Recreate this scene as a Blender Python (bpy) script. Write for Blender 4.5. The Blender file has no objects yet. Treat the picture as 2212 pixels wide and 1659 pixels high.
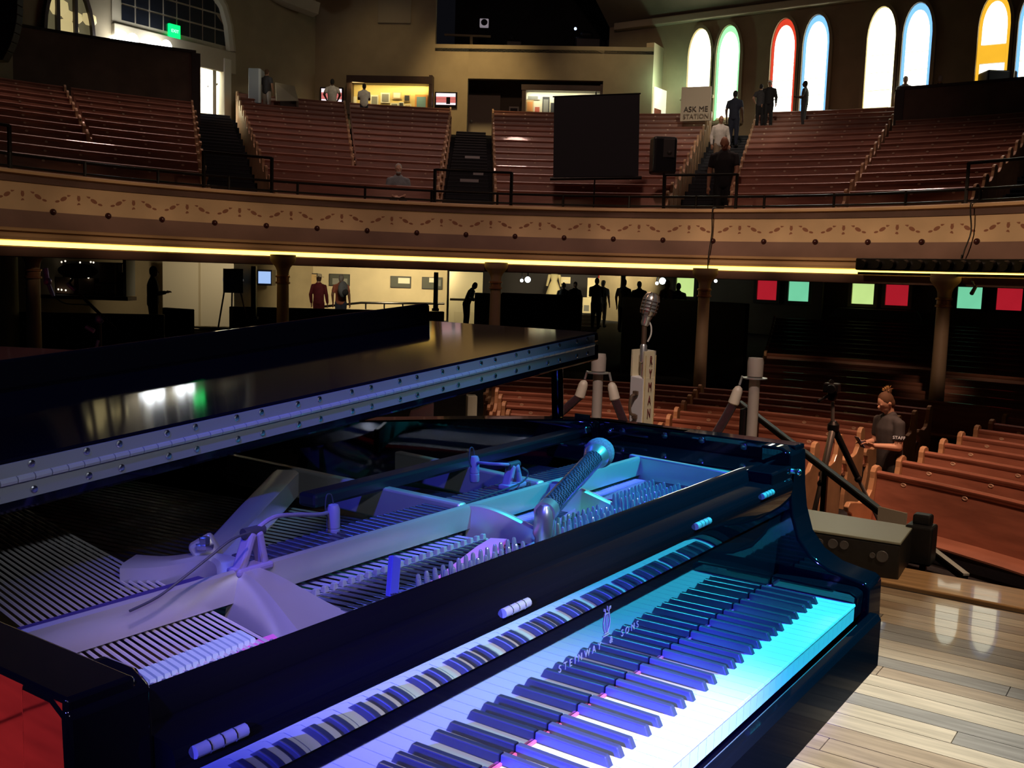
import bpy, bmesh, math, random
from mathutils import Vector as V, Matrix, Euler
random.seed(7)
sc = bpy.context.scene
COL = sc.collection
R_ = math.radians
# ---------------------------------------------------------------- camera
ZK = .73                                   # white key top above the stage floor
FPX, IW, IH = 2165.2, 2212, 1659
CAMP = V((-1.0888, -.4486, .5419 + ZK))
PITCH, ROLL, YAW = -.1108, .0319, .9675
_f = V((math.sin(YAW)*math.cos(PITCH), math.cos(YAW)*math.cos(PITCH), math.sin(PITCH)))
_r0 = V((math.cos(YAW), -math.sin(YAW), 0)); _u0 = _r0.cross(_f)
_r = math.cos(ROLL)*_r0 + math.sin(ROLL)*_u0
_u = -math.sin(ROLL)*_r0 + math.cos(ROLL)*_u0
cam = bpy.data.cameras.new('camera'); camo = bpy.data.objects.new('camera', cam); COL.objects.link(camo)
cam.sensor_fit = 'HORIZONTAL'; cam.sensor_width = 36; cam.lens = FPX/IW*36
cam.clip_start = .02; cam.clip_end = 200
m = Matrix((_r, _u, -_f)).transposed().to_4x4(); m.translation = CAMP
camo.matrix_world = m
sc.camera = camo
def ray(x, y): return _f + (x-IW/2)/FPX*_r - (y-IH/2)/FPX*_u
def at(x, y, D): return CAMP + ray(x, y)*D
def onX(x, y, X): d = ray(x, y); return CAMP + d*((X-CAMP.x)/d.x)
def onY(x, y, Y): d = ray(x, y); return CAMP + d*((Y-CAMP.y)/d.y)
def onZ(x, y, Z): d = ray(x, y); return CAMP + d*((Z-CAMP.z)/d.z)
def onPlane(x, y, P0, N): d = ray(x, y); return CAMP + d*((P0-CAMP).dot(N)/d.dot(N))
# ---------------------------------------------------------------- view, world, lights
sc.view_settings.view_transform = 'Standard'; sc.view_settings.look = 'None'
sc.view_settings.exposure = 0.0; sc.view_settings.gamma = 1; sc.view_settings.use_curve_mapping = False
sc.cycles.use_denoising = True
sc.cycles.use_adaptive_sampling = True; sc.cycles.adaptive_threshold = .025
sc.cycles.max_bounces = 8; sc.cycles.diffuse_bounces = 3; sc.cycles.glossy_bounces = 5
sc.cycles.sample_clamp_indirect = 6; sc.cycles.sample_clamp_direct = 0
sc.cycles.caustics_reflective = False; sc.cycles.caustics_refractive = False
w = bpy.data.worlds.new('night'); sc.world = w; w.use_nodes = True
w.node_tree.nodes['Background'].inputs[0].default_value = (.012, .012, .016, 1)
w.node_tree.nodes['Background'].inputs[1].default_value = .25
def spot(name, loc, target, col, power, ang, blend=.6, size=.15):
    l = bpy.data.lights.new(name, 'SPOT'); l.color = col; l.energy = power
    l.spot_size = R_(ang); l.spot_blend = blend; l.shadow_soft_size = size
    o = bpy.data.objects.new(name, l); COL.objects.link(o); o.location = loc
    o.rotation_euler = (V(target)-V(loc)).to_track_quat('-Z', 'Y').to_euler(); return o
def area(name, loc, target, col, power, sx, sy, spread=180):
    l = bpy.data.lights.new(name, 'AREA'); l.color = col; l.energy = power; l.shape = 'RECTANGLE'
    l.size = sx; l.size_y = sy; l.spread = R_(spread)
    o = bpy.data.objects.new(name, l); COL.objects.link(o); o.location = loc
    o.rotation_euler = (V(target)-V(loc)).to_track_quat('-Z', 'Y').to_euler(); return o
def point(name, loc, col, power, size=.1):
    l = bpy.data.lights.new(name, 'POINT'); l.color = col; l.energy = power; l.shadow_soft_size = size
    o = bpy.data.objects.new(name, l); COL.objects.link(o); o.location = loc; return o
# stage rig, high over the stage, and a lid fill spot
spot('stage_light_blue', (-4.6, -1.1, 2.25), (-.15, .075, .74), (.045, .06, 1), 13000, 4.1, .6, .08)
spot('stage_light_blue_wash', (-3.6, -1.2, 4.6), (.0, .22, .9), (.06, .07, 1), 1100, 13, .7, .12)
spot('stage_light_cyan', (2.6, -2.2, 4.9), (.36, .10, .78), (.03, .74, 1), 2700, 13.5, 1, .1)
spot('stage_light_keys', (-.5, -2.6, 4.7), (-.12, -.02, .73), (1, .95, .70), 1900, 9, 1, .08)
spot('stage_light_violet', (-2.0, -2.2, 4.8), (-.46, .30, .92), (.62, .44, .8), 700, 5.2, .8, .1)
spot('stage_light_lilac', (-1.6, -2.4, 4.8), (-.10, .29, .91), (.75, .5, .7), 330, 4.4, .8, .1)
spot('stage_light_back_blue', (1.5, 4.2, 5.6), (-.1, .6, .95), (.03, .08, 1), 320, 24, .7, .12)
spot('lid_fill_light', (-1.8, -3.2, 3.2), (-.1, .62, 1.06), (.75, .82, 1), 150, 16, .6, .1)  # neutral fill spot added to brighten the lid hinge
spot('stage_light_floor', (2.6, -1.6, 6.0), (1.8, .30, 0), (1, .97, .88), 2500, 15, 1, .15)
spot('stage_light_edge', (2.4, -1.5, 5.5), (3.2, .5, 0), (1, .68, .42), 600, 24, .9, .15)
spot('stage_light_red', (-4.5, 3.0, 5.0), (-2.4, 1.8, 0), (1, .06, .09), 3800, 40, .6, .15)
spot('stage_light_lectern', (-.8, -.6, 5.4), (3.2, 1.85, .6), (1, .80, .72), 850, 15, .7, .12)
# house lights over the pews and balcony, with added fill spots
spot('house_light_pews_front', (6.2, .6, 7.4), (9.7, .9, -.8), (1, .52, .32), 2300, 35, .35, .25)
spot('house_light_pews_middle', (6.2, 3.4, 7.4), (9.7, 3.7, -.8), (1, .52, .32), 1300, 33, .35, .25)
spot('house_light_pews_centre', (5.6, 6.4, 7.4), (9.2, 6.9, -.8), (1, .52, .34), 1500, 33, .35, .25)
for _i, _p in enumerate((520, 760, 760, 560, 340, 300, 480, 850, 1300, 1500, 1500, 1400, 1200)):
    _a = R_(98-11.6*_i); _d = V((math.cos(_a), math.sin(_a), 0)); _c = V((8.08, 5.9, 0))
    spot('house_light_fascia', _c+_d*.4+V((0, 0, 5.3)), _c+_d*8.1+V((0, 0, 2.05)), (1, .66, .40), _p*.8, 15.5, .8, .25)
for _x, _y, _p in ((17.5, 3.0, 800), (20.5, 8.0, 800), (19.5, 14.0, 700), (14.5, 18.5, 650), (9.5, 19.5, 560)):
    spot('house_light_balcony', (_x, _y, 13.0), (_x-.8, _y-.5, 3), (1, .64, .52), _p, 78, .9, .35)
spot('house_light_balcony_front', (7.0, 5.0, 11.5), (19, 12.5, 4.2), (1, .6, .48), 900, 70, .9, .3)
for _x, _y in ((718, 195), (787, 205), (576, 178)):
    _t = at(_x, _y, 29.8 if _x > 600 else 28.2); spot('rear_fill_light', (13, 9.5, 11.5), _t+V((0, 0, .2)), (1, .84, .6), 900, 4.6, .6, .2)  # narrow spots added to brighten single visitors at the rear
spot('rear_right_fill_light', (13, 5, 11.0), (23.2, 9.9, 5.9), (1, .85, .65), 1500, 24, .9, .3)  # added to lift the beige sign and the man in white
spot('seated_fill_light', (10, 8, 8.5), at(861, 390, 20), (1, .85, .75), 130, 9, .8, .2)  # extra spot added only to brighten the seated man
spot('column_right_fill_light', (5.5, 0.0, 5.0), at(2038, 760, 15.2), (1, .66, .42), 900, 5.5, .8, .2)  # added to brighten the right column, not a known house lamp
spot('column_centre_fill_light', (6.0, 3.0, 5.0), at(1521, 740, 17.6), (1, .66, .42), 700, 5, .8, .2)  # same kind of added fill for the centre column
spot('wall_washer_centre', at(1000, -160, 27.5), at(1030, 150, 31), (1, .70, .32), 900, 56, 1, .3)
spot('wall_washer_left', at(820, -200, 28), at(820, 160, 31), (1, .74, .4), 120, 70, 1, .3)
spot('wall_washer_right', at(1340, -160, 28), at(1330, 150, 31), (1, .74, .4), 200, 60, 1, .3)
# ---------------------------------------------------------------- materials
MATS = {}
def mat(name, col, rough=.5, metal=0, emit=None, es=0, noise=0, nscale=8, bump=0, coat=0, ior=1.5, stretch=None, sheen=0, trans=0, alpha=1):
    if name in MATS: return MATS[name]
    m = bpy.data.materials.new(name); m.use_nodes = True; nt = m.node_tree; b = nt.nodes['Principled BSDF']
    c4 = (*col, 1)
    b.inputs['Base Color'].default_value = c4; b.inputs['Roughness'].default_value = rough
    b.inputs['Metallic'].default_value = metal; b.inputs['IOR'].default_value = ior
    b.inputs['Coat Weight'].default_value = coat; b.inputs['Coat Roughness'].default_value = .03
    b.inputs['Sheen Weight'].default_value = sheen; b.inputs['Transmission Weight'].default_value = trans
    b.inputs['Alpha'].default_value = alpha
    if emit: b.inputs['Emission Color'].default_value = (*emit, 1); b.inputs['Emission Strength'].default_value = es
    if noise or bump:
        tc = nt.nodes.new('ShaderNodeTexCoord'); mp = nt.nodes.new('ShaderNodeMapping'); n = nt.nodes.new('ShaderNodeTexNoise')
        nt.links.new(tc.outputs['Object'], mp.inputs[0]); nt.links.new(mp.outputs[0], n.inputs['Vector'])
        n.inputs['Scale'].default_value = nscale; n.inputs['Detail'].default_value = 5
        if stretch: mp.inputs['Scale'].default_value = stretch
        if noise:
            r = nt.nodes.new('ShaderNodeValToRGB')
            r.color_ramp.elements[0].position = .3; r.color_ramp.elements[1].position = .72
            r.color_ramp.elements[0].color = (*[c*(1-noise) for c in col], 1); r.color_ramp.elements[1].color = (*[min(1, c*(1+noise)) for c in col], 1)
            nt.links.new(n.outputs['Fac'], r.inputs[0]); nt.links.new(r.outputs[0], b.inputs['Base Color'])
        if bump:
            bp = nt.nodes.new('ShaderNodeBump'); bp.inputs['Strength'].default_value = bump; bp.inputs['Distance'].default_value = .01
            nt.links.new(n.outputs['Fac'], bp.inputs['Height']); nt.links.new(bp.outputs[0], b.inputs['Normal'])
    MATS[name] = m; return m
# ---------------------------------------------------------------- mesh builder
class MB:
    def __init__(s): s.v = []; s.f = []
    def add(s, vs, fs):
        o = len(s.v); s.v += [V(p) for p in vs]; s.f += [tuple(i+o for i in f) for f in fs]; return s
    def box(s, c, d, M=None):
        c = V(c); x, y, z = d[0]/2, d[1]/2, d[2]/2
        vs = [V((sx*x, sy*y, sz*z)) for sz in (-1, 1) for sy in (-1, 1) for sx in (-1, 1)]
        if M is not None: vs = [M @ p for p in vs]
        return s.add([p+c for p in vs], [(0, 2, 3, 1), (4, 5, 7, 6), (0, 1, 5, 4), (2, 6, 7, 3), (0, 4, 6, 2), (1, 3, 7, 5)])
    def hexa(s, b, t):      # bottom ring 4, top ring 4
        return s.add(list(b)+list(t), [(3, 2, 1, 0), (4, 5, 6, 7), (0, 1, 5, 4), (1, 2, 6, 5), (2, 3, 7, 6), (3, 0, 4, 7)])
    def beam(s, a, b, w, h, up=(0, 0, 1)):
        a, b = V(a), V(b); d = (b-a).normalized(); sd = d.cross(V(up)).normalized(); u = sd.cross(d)
        q = [(-1, -1), (1, -1), (1, 1), (-1, 1)]
        return s.hexa([a+sd*(i*w/2)+u*(j*h/2) for i, j in q], [b+sd*(i*w/2)+u*(j*h/2) for i, j in q])
    def prism(s, pts, z0, z1, fn=None):     # polygon (a,b) extruded along third axis; fn maps (a,b,c)->point
        fn = fn or (lambda a, b, c: (a, b, c)); n = len(pts)
        return s.add([fn(a, b, z0) for a, b in pts]+[fn(a, b, z1) for a, b in pts],
                     [tuple(range(n-1, -1, -1)), tuple(range(n, 2*n))]+[(i, (i+1) % n, n+(i+1) % n, n+i) for i in range(n)])
    def tube(s, pts, r, n=8, cap=True, closed=False):
        pts = [V(p) for p in pts]; k = len(pts); rr = r if isinstance(r, (list, tuple)) else [r]*k
        vs = []; ref = None
        for i, p in enumerate(pts):
            t = (pts[(i+1) % k]-pts[i-1]) if closed else (pts[min(i+1, k-1)]-pts[max(i-1, 0)])
            t = t.normalized() if t.length > 1e-9 else V((0, 0, 1))
            if ref is None: ref = t.orthogonal().normalized()
            ref = (ref - t*ref.dot(t))
            ref = ref.normalized() if ref.length > 1e-6 else t.orthogonal().normalized()
            b = t.cross(ref)
            vs += [p + (ref*math.cos(2*math.pi*j/n)+b*math.sin(2*math.pi*j/n))*rr[i] for j in range(n)]
        fs = [(i*n+j, i*n+(j+1) % n, ((i+1) % k)*n+(j+1) % n, ((i+1) % k)*n+j) for i in range(k if closed else k-1) for j in range(n)]
        if cap and not closed: fs += [tuple(range(n-1, -1, -1)), tuple((k-1)*n+j for j in range(n))]
        return s.add(vs, fs)
    def lathe(s, prof, n=24, M=None):       # profile (r,z)
        M = M or Matrix(); k = len(prof)
        vs = [M @ V((r*math.cos(2*math.pi*j/n), r*math.sin(2*math.pi*j/n), z)) for r, z in prof for j in range(n)]
        fs = [(i*n+j, i*n+(j+1) % n, (i+1)*n+(j+1) % n, (i+1)*n+j) for i in range(k-1) for j in range(n)]
        fs += [tuple(range(n-1, -1, -1)), tuple((k-1)*n+j for j in range(n))]
        return s.add(vs, fs)
    def ball(s, c, r, n=12, m=8, M=None):
        c = V(c); rx, ry, rz = r if isinstance(r, (list, tuple)) else (r, r, r); M = M or Matrix()
        vs = [c + M @ V((rx*math.sin(math.pi*i/m)*math.cos(2*math.pi*j/n), ry*math.sin(math.pi*i/m)*math.sin(2*math.pi*j/n), rz*math.cos(math.pi*i/m))) for i in range(1, m) for j in range(n)]
        o = len(vs); vs += [c+M @ V((0, 0, rz)), c+M @ V((0, 0, -rz))]
        fs = [(i*n+j, (i+1)*n+j, (i+1)*n+(j+1) % n, i*n+(j+1) % n) for i in range(m-2) for j in range(n)]
        fs += [(o, j, (j+1) % n) for j in range(n)]+[(o+1, (m-2)*n+(j+1) % n, (m-2)*n+j) for j in range(n)]
        return s.add(vs, fs)
    def limb(s, a, b, ra, rb, n=10):
        a, b = V(a), V(b); d = (b-a).normalized()
        s.tube([a-d*ra*.7, a-d*ra*.35, a, b, b+d*rb*.35, b+d*rb*.7], [ra*.6, ra*.93, ra, rb, rb*.93, rb*.6], n); return s
    def arc(s, c, prof, a0, a1, n, closed=True, caps=True):   # profile (r,z) swept about the vertical at c
        k = len(prof); vs = []
        for i in range(n+1):
            a = a0+(a1-a0)*i/n; ca, sa = math.cos(a), math.sin(a)
            vs += [(c[0]+r*ca, c[1]+r*sa, z) for r, z in prof]
        e = k if closed else k-1
        fs = [(i*k+j, (i+1)*k+j, (i+1)*k+(j+1) % k, i*k+(j+1) % k) for i in range(n) for j in range(e)]
        if closed and caps: fs += [tuple(range(k-1, -1, -1)), tuple(n*k+j for j in range(k))]
        return s.add(vs, fs)
    def mesh(s, name, origin=None):
        o = V(origin) if origin is not None else V((0, 0, 0))
        me = bpy.data.meshes.new(name); me.from_pydata([tuple(p-o) for p in s.v], [], s.f); me.update()
        bm = bmesh.new(); bm.from_mesh(me); bmesh.ops.recalc_face_normals(bm, faces=bm.faces); bm.to_mesh(me); bm.free()
        return me
def link(name, me, m, parent=None, smooth=False, bevel=0, seg=2, autos=True):
    o = bpy.data.objects.new(name, me); COL.objects.link(o)
    if m is not None:
        me.materials.clear(); me.materials.append(MATS[m] if isinstance(m, str) else m)
    if parent is not None: o.parent = parent
    if smooth:
        me.polygons.foreach_set('use_smooth', [True]*len(me.polygons))
        if autos: me.set_sharp_from_angle(angle=R_(38))
    if bevel:
        b = o.modifiers.new('bevel', 'BEVEL'); b.width = bevel; b.segments = seg; b.limit_method = 'ANGLE'; b.angle_limit = R_(40); b.harden_normals = False
    return o
def build(mb, name, m, parent=None, smooth=False, bevel=0, world=True, seg=2):
    """mesh given in world coordinates; stored relative to its parent (parents carry no rotation)"""
    o = V((0, 0, 0))
    p = parent
    while p is not None and world: o += p.location; p = p.parent
    if parent is None and world and mb.v:
        lo = V([min(p[i] for p in mb.v) for i in range(3)]); hi = V([max(p[i] for p in mb.v) for i in range(3)])
        o = V(((lo.x+hi.x)/2, (lo.y+hi.y)/2, lo.z))
    ob = link(name, mb.mesh(name, o), m, parent, smooth, bevel, seg)
    if parent is None and world: ob.location = o
    return ob
def tag(o, label, cat, group=None):
    o['label'] = label; o['category'] = cat
    if group: o['group'] = group
    return o
def thing(name, label, cat, loc, group=None):
    o = bpy.data.objects.new(name, None); COL.objects.link(o); o.location = loc; o.empty_display_size = .1
    return tag(o, label, cat, group)
def struct(o): o['kind'] = 'structure'; return o
def smoothstep(a, b, x): t = max(0, min(1, (x-a)/(b-a))); return t*t*(3-2*t)
def catmull(pts, n=6):
    pts = [V(p) for p in pts]; out = []
    for i in range(len(pts)-1):
        p0, p1, p2, p3 = pts[max(i-1, 0)], pts[i], pts[i+1], pts[min(i+2, len(pts)-1)]
        for j in range(n):
            t = j/n; out.append(.5*((2*p1)+(p2-p0)*t+(2*p0-5*p1+4*p2-p3)*t*t+(3*p1-p0-3*p2+p3)*t**3))
    return out+[pts[-1]]
def text(body, size, m, parent, loc, xdir, updir, name, depth=.0015, align='CENTER', spacing=1.0, scalex=1.0):
    c = bpy.data.curves.new(name, 'FONT'); c.body = body; c.size = size; c.extrude = depth; c.align_x = align; c.align_y = 'CENTER'
    c.space_character = spacing
    tmp = bpy.data.objects.new(name, c); COL.objects.link(tmp)
    dg = bpy.context.evaluated_depsgraph_get(); me = bpy.data.meshes.new_from_object(tmp.evaluated_get(dg))
    bpy.data.objects.remove(tmp); bpy.data.curves.remove(c)
    X = V(xdir).normalized(); U = V(updir).normalized(); N = X.cross(U).normalized(); U = N.cross(X)
    M = Matrix((X*scalex, U, N)).transposed().to_4x4()
    base = V((0, 0, 0)); p = parent
    while p is not None: base += p.location; p = p.parent
    M.translation = V(loc)-base
    me.transform(M)
    return link(name, me, m, parent)
ORD = ['first', 'second', 'third', 'fourth', 'fifth', 'sixth', 'seventh', 'eighth', 'ninth', 'tenth', 'eleventh', 'twelfth', 'thirteenth', 'fourteenth', 'fifteenth', 'sixteenth', 'seventeenth', 'eighteenth']
# ================================================================ hall shell
mat('stage_wood', (.40, .31, .22), .28, noise=.3, nscale=3, stretch=(14, 1.2, 1), coat=.25)
mat('stage_wood_pale', (.56, .48, .36), .3, noise=.25, nscale=3, stretch=(14, 1.2, 1), coat=.25)
mat('stage_wood_grey', (.30, .28, .25), .3, noise=.3, nscale=3, stretch=(14, 1.2, 1), coat=.25)
mat('edge_wood', (.55, .34, .17), .35, noise=.25, nscale=3, stretch=(12, 1, 1), coat=.2)
mat('dark_void', (.01, .01, .012), .8)
mat('auditorium_carpet', (.018, .02, .026), .9, noise=.4, nscale=30)
mat('black_paint', (.012, .012, .016), .5)
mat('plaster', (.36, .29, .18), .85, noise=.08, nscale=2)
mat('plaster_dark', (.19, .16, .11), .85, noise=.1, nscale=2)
mat('cream_wall', (.62, .52, .34), .8, noise=.08, nscale=1.5)
mat('ceiling_dark', (.02, .024, .028), .9, noise=.3, nscale=1)
mat('brown_panel', (.13, .078, .056), .6, noise=.3, nscale=1.5)
mat('trim_cream', (.5, .43, .3), .6)
mat('white_door', (.72, .66, .52), .5)

# stage floor of boards
sf = MB().box((-2.25, 1.5, -.06), (11.5, 17, .09)); stage = struct(build(sf, 'floor', 'dark_void'))
px0, pw = .55, .092; kinds = ['stage_wood', 'stage_wood_pale', 'stage_wood_grey']
board = {}
for kx in kinds:
    for L in (1.1, 1.5): board[(kx, L)] = MB().box((0, 0, 0), (pw-.003, L-.003, .016)).mesh('plank')
x = px0; i = 0
while x < 3.2:
    y = -3.3 - random.random()*.9
    while y < 1.5:
        L = random.choice((1.1, 1.5)); kx = random.choices(kinds, (5, 3, 3))[0]
        o = link('plank', board[(kx, L)], kx, stage); o.location = V((x+pw/2, y+L/2, -.008)) - stage.location
        y += L
    x += pw; i += 1
for (a, b) in ((-5.5, .54),):
    yy = -6.5
    while yy < 9.5:
        o = build(MB().box(((a+b)/2, yy+.72, -.008), (b-a, 1.43, .016)), 'plank', 'stage_wood', stage); yy += 1.45
build(MB().box((3.39, 1.5, -.01), (.28, 17, .05)), 'edge_board', 'edge_wood', stage, bevel=.006)
build(MB().box((3.235, 1.5, -.012), (.03, 17, .012)), 'edge_groove', 'dark_void', stage)
struct(build(MB().box((3.46, 1.5, -.74), (.08, 17, 1.36)), 'wall_stage_front', 'black_paint'))
# auditorium floor
MC = (2.0, 4.0)                                           # centre of the main floor pew rows
def zf(R): return -1.4 + .07*max(0, R-12.5)
mb = MB(); prof = [(.4, -1.4), (12.5, -1.4), (36, zf(36)), (36, -3), (.4, -3)]
struct(build(mb.arc(MC, prof, R_(-70), R_(100), 48), 'floor_auditorium', 'auditorium_carpet'))
# balcony
BC = (8.08, 5.90); BR = 8.08
Rk = lambda k: 9.549+.81*k
Zk = lambda k: 2.932+.247*k
NR = 14
prof = [(BR+.1, 1.30), (BR+.1, 2.40), (BR+.3, 2.40), (BR+.3, 2.03)]
for k in range(NR): 
    z = Zk(k)-.9; prof += [(Rk(k)-.5, z), (Rk(k)+.31, z)]
prof += [(Rk(13)+.31, 5.42), (26, 5.42), (26, 4.9), (BR+.5, 1.45)]
struct(build(MB().arc(BC, prof, R_(-45), R_(112), 90), 'floor_balcony', 'auditorium_carpet'))
# walls
XW = 28.5
W1 = onY(680, 210, 23.6); W2 = at(1410, 170, 31.2); W1.z = W2.z = 0
DN = V((W2-W1).normalized().cross(V((0, 0, 1))));
if DN.dot(CAMP-W1) < 0: DN = -DN
def onD(x, y, off=0): return onPlane(x, y, W1+DN*off, DN)
def wall(name, a, b, z0, z1, m, t=.25, out=None):
    a, b = V((a[0], a[1], 0)), V((b[0], b[1], 0)); n = (b-a).normalized().cross(V((0, 0, 1)))
    if n.dot(CAMP-a) > 0: n = -n
    mb = MB().hexa([a+V((0, 0, z0)), b+V((0, 0, z0)), b+n*t+V((0, 0, z0)), a+n*t+V((0, 0, z0))],
                   [a+V((0, 0, z1)), b+V((0, 0, z1)), b+n*t+V((0, 0, z1)), a+n*t+V((0, 0, z1))])
    return struct(build(mb, name, m))
WB = onD(940, 90); WL = onD(965, 640)
wall('wall_back', (XW, -9), (XW, 16.5), -1.5, 9.35, 'plaster')
wall('wall_corner_upper', (W1.x, W1.y), (WB.x, WB.y), 1.9, 14, 'plaster')
btop = onD(1200, 99).z
QA, QB = onD(1010, 200), onD(1302, 200); qz = onD(1150, 172).z
wall('wall_booth_front_1', (WB.x, WB.y), (QA.x, QA.y), 1.9, btop, 'plaster')
wall('wall_booth_front_2', (QA.x, QA.y), (QB.x, QB.y), qz, btop, 'plaster')
wall('wall_booth_front_3', (QB.x, QB.y), (W2.x, W2.y), 1.9, btop, 'plaster')
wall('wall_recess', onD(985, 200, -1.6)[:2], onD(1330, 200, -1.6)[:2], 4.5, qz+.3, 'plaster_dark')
wall('wall_booth_side', (W2.x, W2.y), (XW, W2.y+.1), 4.5, btop+.15, 'cream_wall')
wall('wall_corner_lower', (W1.x, W1.y), (WL.x, WL.y), -1.5, 1.85, 'cream_wall')
YL = 23.6
VX0, VX1, VZ = onY(300, 90, YL).x, onY(489, 128, YL).x, onY(489, 129, YL).z
wall('wall_left_1', (-4, YL), (VX0, YL), -1.5, 14, 'plaster')
wall('wall_left_2', (VX1, YL), (W1.x, YL), -1.5, 14, 'plaster')
wall('wall_left_3', (VX0, YL), (VX1, YL), VZ, 14, 'plaster')
wall('wall_left_4', (VX0, YL), (VX1, YL), -1.5, 5.3, 'plaster')
# vestibule behind the balcony doorway
wall('wall_vestibule', (VX0-.5, YL+3.2), (VX1+1.5, YL+3.2), 5.3, 9.5, 'cream_wall')
struct(build(MB().box((VX1+1.2, YL+1.7, 7.4), (.1, 3, 4.2)), 'wall_vestibule_side', 'cream_wall'))
struct(build(MB().box(((VX0+VX1)/2, YL+1.7, 9.45), (VX1-VX0+3, 3.4, .1)), 'ceiling_vestibule', 'cream_wall'))
struct(build(MB().box(((VX0+VX1)/2, YL+1.7, 5.35), (VX1-VX0+3, 3.4, .12)), 'floor_vestibule', 'auditorium_carpet'))
wall('wall_booth_rear', (WB.x+DN.x*-4.5, WB.y+DN.y*-4.5), (XW+4, 14.5), 4.5, 14, 'ceiling_dark')
bz_ = btop-.12; q_ = [(WB.x, WB.y), (W2.x, W2.y), (W2.x-DN.x*5, W2.y-DN.y*5), (WB.x-DN.x*5, WB.y-DN.y*5)]
struct(build(MB().prism(q_, bz_-.1, bz_), 'floor_booth', 'ceiling_dark'))
struct(build(MB().box((12, 9, 13.6), (44, 40, .3)), 'ceiling', 'ceiling_dark'))
# sloping ceiling over the window wall with its cornice
mb = MB().add([(XW, -9, 9.35), (XW, 16.5, 9.35), (XW-6, 16.5, 13.4), (XW-6, -9, 13.4)], [(0, 1, 2, 3)])
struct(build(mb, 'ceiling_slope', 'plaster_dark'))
struct(build(MB().box((XW-.12, 3.7, 9.30), (.3, 25, .22)), 'trim_1', 'trim_cream', bevel=.03))
struct(build(MB().beam(at(590, -12, 30.2), at(684, 22, 30.9), .5, .35), 'trim_2', 'trim_cream'))
# panel on the wall above the display case
def dquad(mb, x0, y0, x1, y1, off0, off1, skew=.03):
    """box on the corner wall covering the pixel rectangle, between two distances off the wall"""
    A, B = onD(x0, y1+0, off1), onD(x1, y1+(x1-x0)*skew, off1); T0 = onD(x0, y0, off1).z
    sh = DN*(off0-off1)
    b = [A, V((B.x, B.y, A.z)), V((B.x, B.y, A.z))+sh, A+sh]
    return mb.hexa(b, [V((p.x, p.y, T0)) for p in b])
tag(build(dquad(MB(), 816, -30, 887, 49, 0, .06), 'wall_panel', mat('panel_grey', (.33, .28, .2), .8), bevel=.01), 'pale square panel high on the wall above the lit display case', 'panel')

# ---------------------------------------------------------------- stained glass windows
GL = {}
def glass(name, col, es):
    if name in MATS: return name
    m = mat(name, (.05, .05, .05), .3); nt = m.node_tree; b = nt.nodes['Principled BSDF']
    tc = nt.nodes.new('ShaderNodeTexCoord'); n = nt.nodes.new('ShaderNodeTexNoise'); n.inputs['Scale'].default_value = 2.2
    r = nt.nodes.new('ShaderNodeValToRGB'); r.color_ramp.elements[0].color = (*[c*.8 for c in col], 1); r.color_ramp.elements[1].color = (*col, 1)
    nt.links.new(tc.outputs['Object'], n.inputs['Vector']); nt.links.new(n.outputs['Fac'], r.inputs[0]); nt.links.new(r.outputs[0], b.inputs['Emission Color'])
    b.inputs['Emission Strength'].default_value = es; return name
glass('glass_white', (1, 1, .80), 6); glass('glass_pale_yellow', (1, .97, .5), 4); glass('glass_amber', (1, .52, .03), 1.1)
glass('glass_red', (1, .07, .03), .85); glass('glass_blue', (.2, .5, 1), 1.5); glass('glass_green', (.35, 1, .42), 1.4)
glass('glass_olive', (.72, .85, .28), 1.0); glass('glass_mint', (.25, .9, .52), .75); glass('glass_crimson', (.75, .02, .04), .55); glass('glass_lime', (.68, .95, .32), .9)
def gothic(y, z0, z1, w, s=1.0):
    """pointed arch outline (y,z), anticlockwise from bottom left"""
    h = w/2*s; zc = z1-w*1.05; zt = zc+(z1-zc)*s; zb = z0+(1-s)*w*.5
    left = [(y-h, zc)]+[(y-h+h*t**1.6, zc+(zt-zc)*math.sin(t*math.pi/2)**.9) for t in (.15, .3, .45, .6, .75, .9)]
    right = [(2*y-a, b) for a, b in reversed(left)]
    return [(y-h, zb)]+left+[(y, zt)]+right+[(y+h, zb)]
fx = lambda a, b, c: (c, a, b)
def ring(mb, out, inn, c0, c1):
    n = len(out)
    for i in range(n):
        j = (i+1) % n
        q = [out[i], out[j], inn[j], inn[i]]
        mb.hexa([fx(a, b, c0) for a, b in q], [fx(a, b, c1) for a, b in q])
    return mb
win_n = 0
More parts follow.
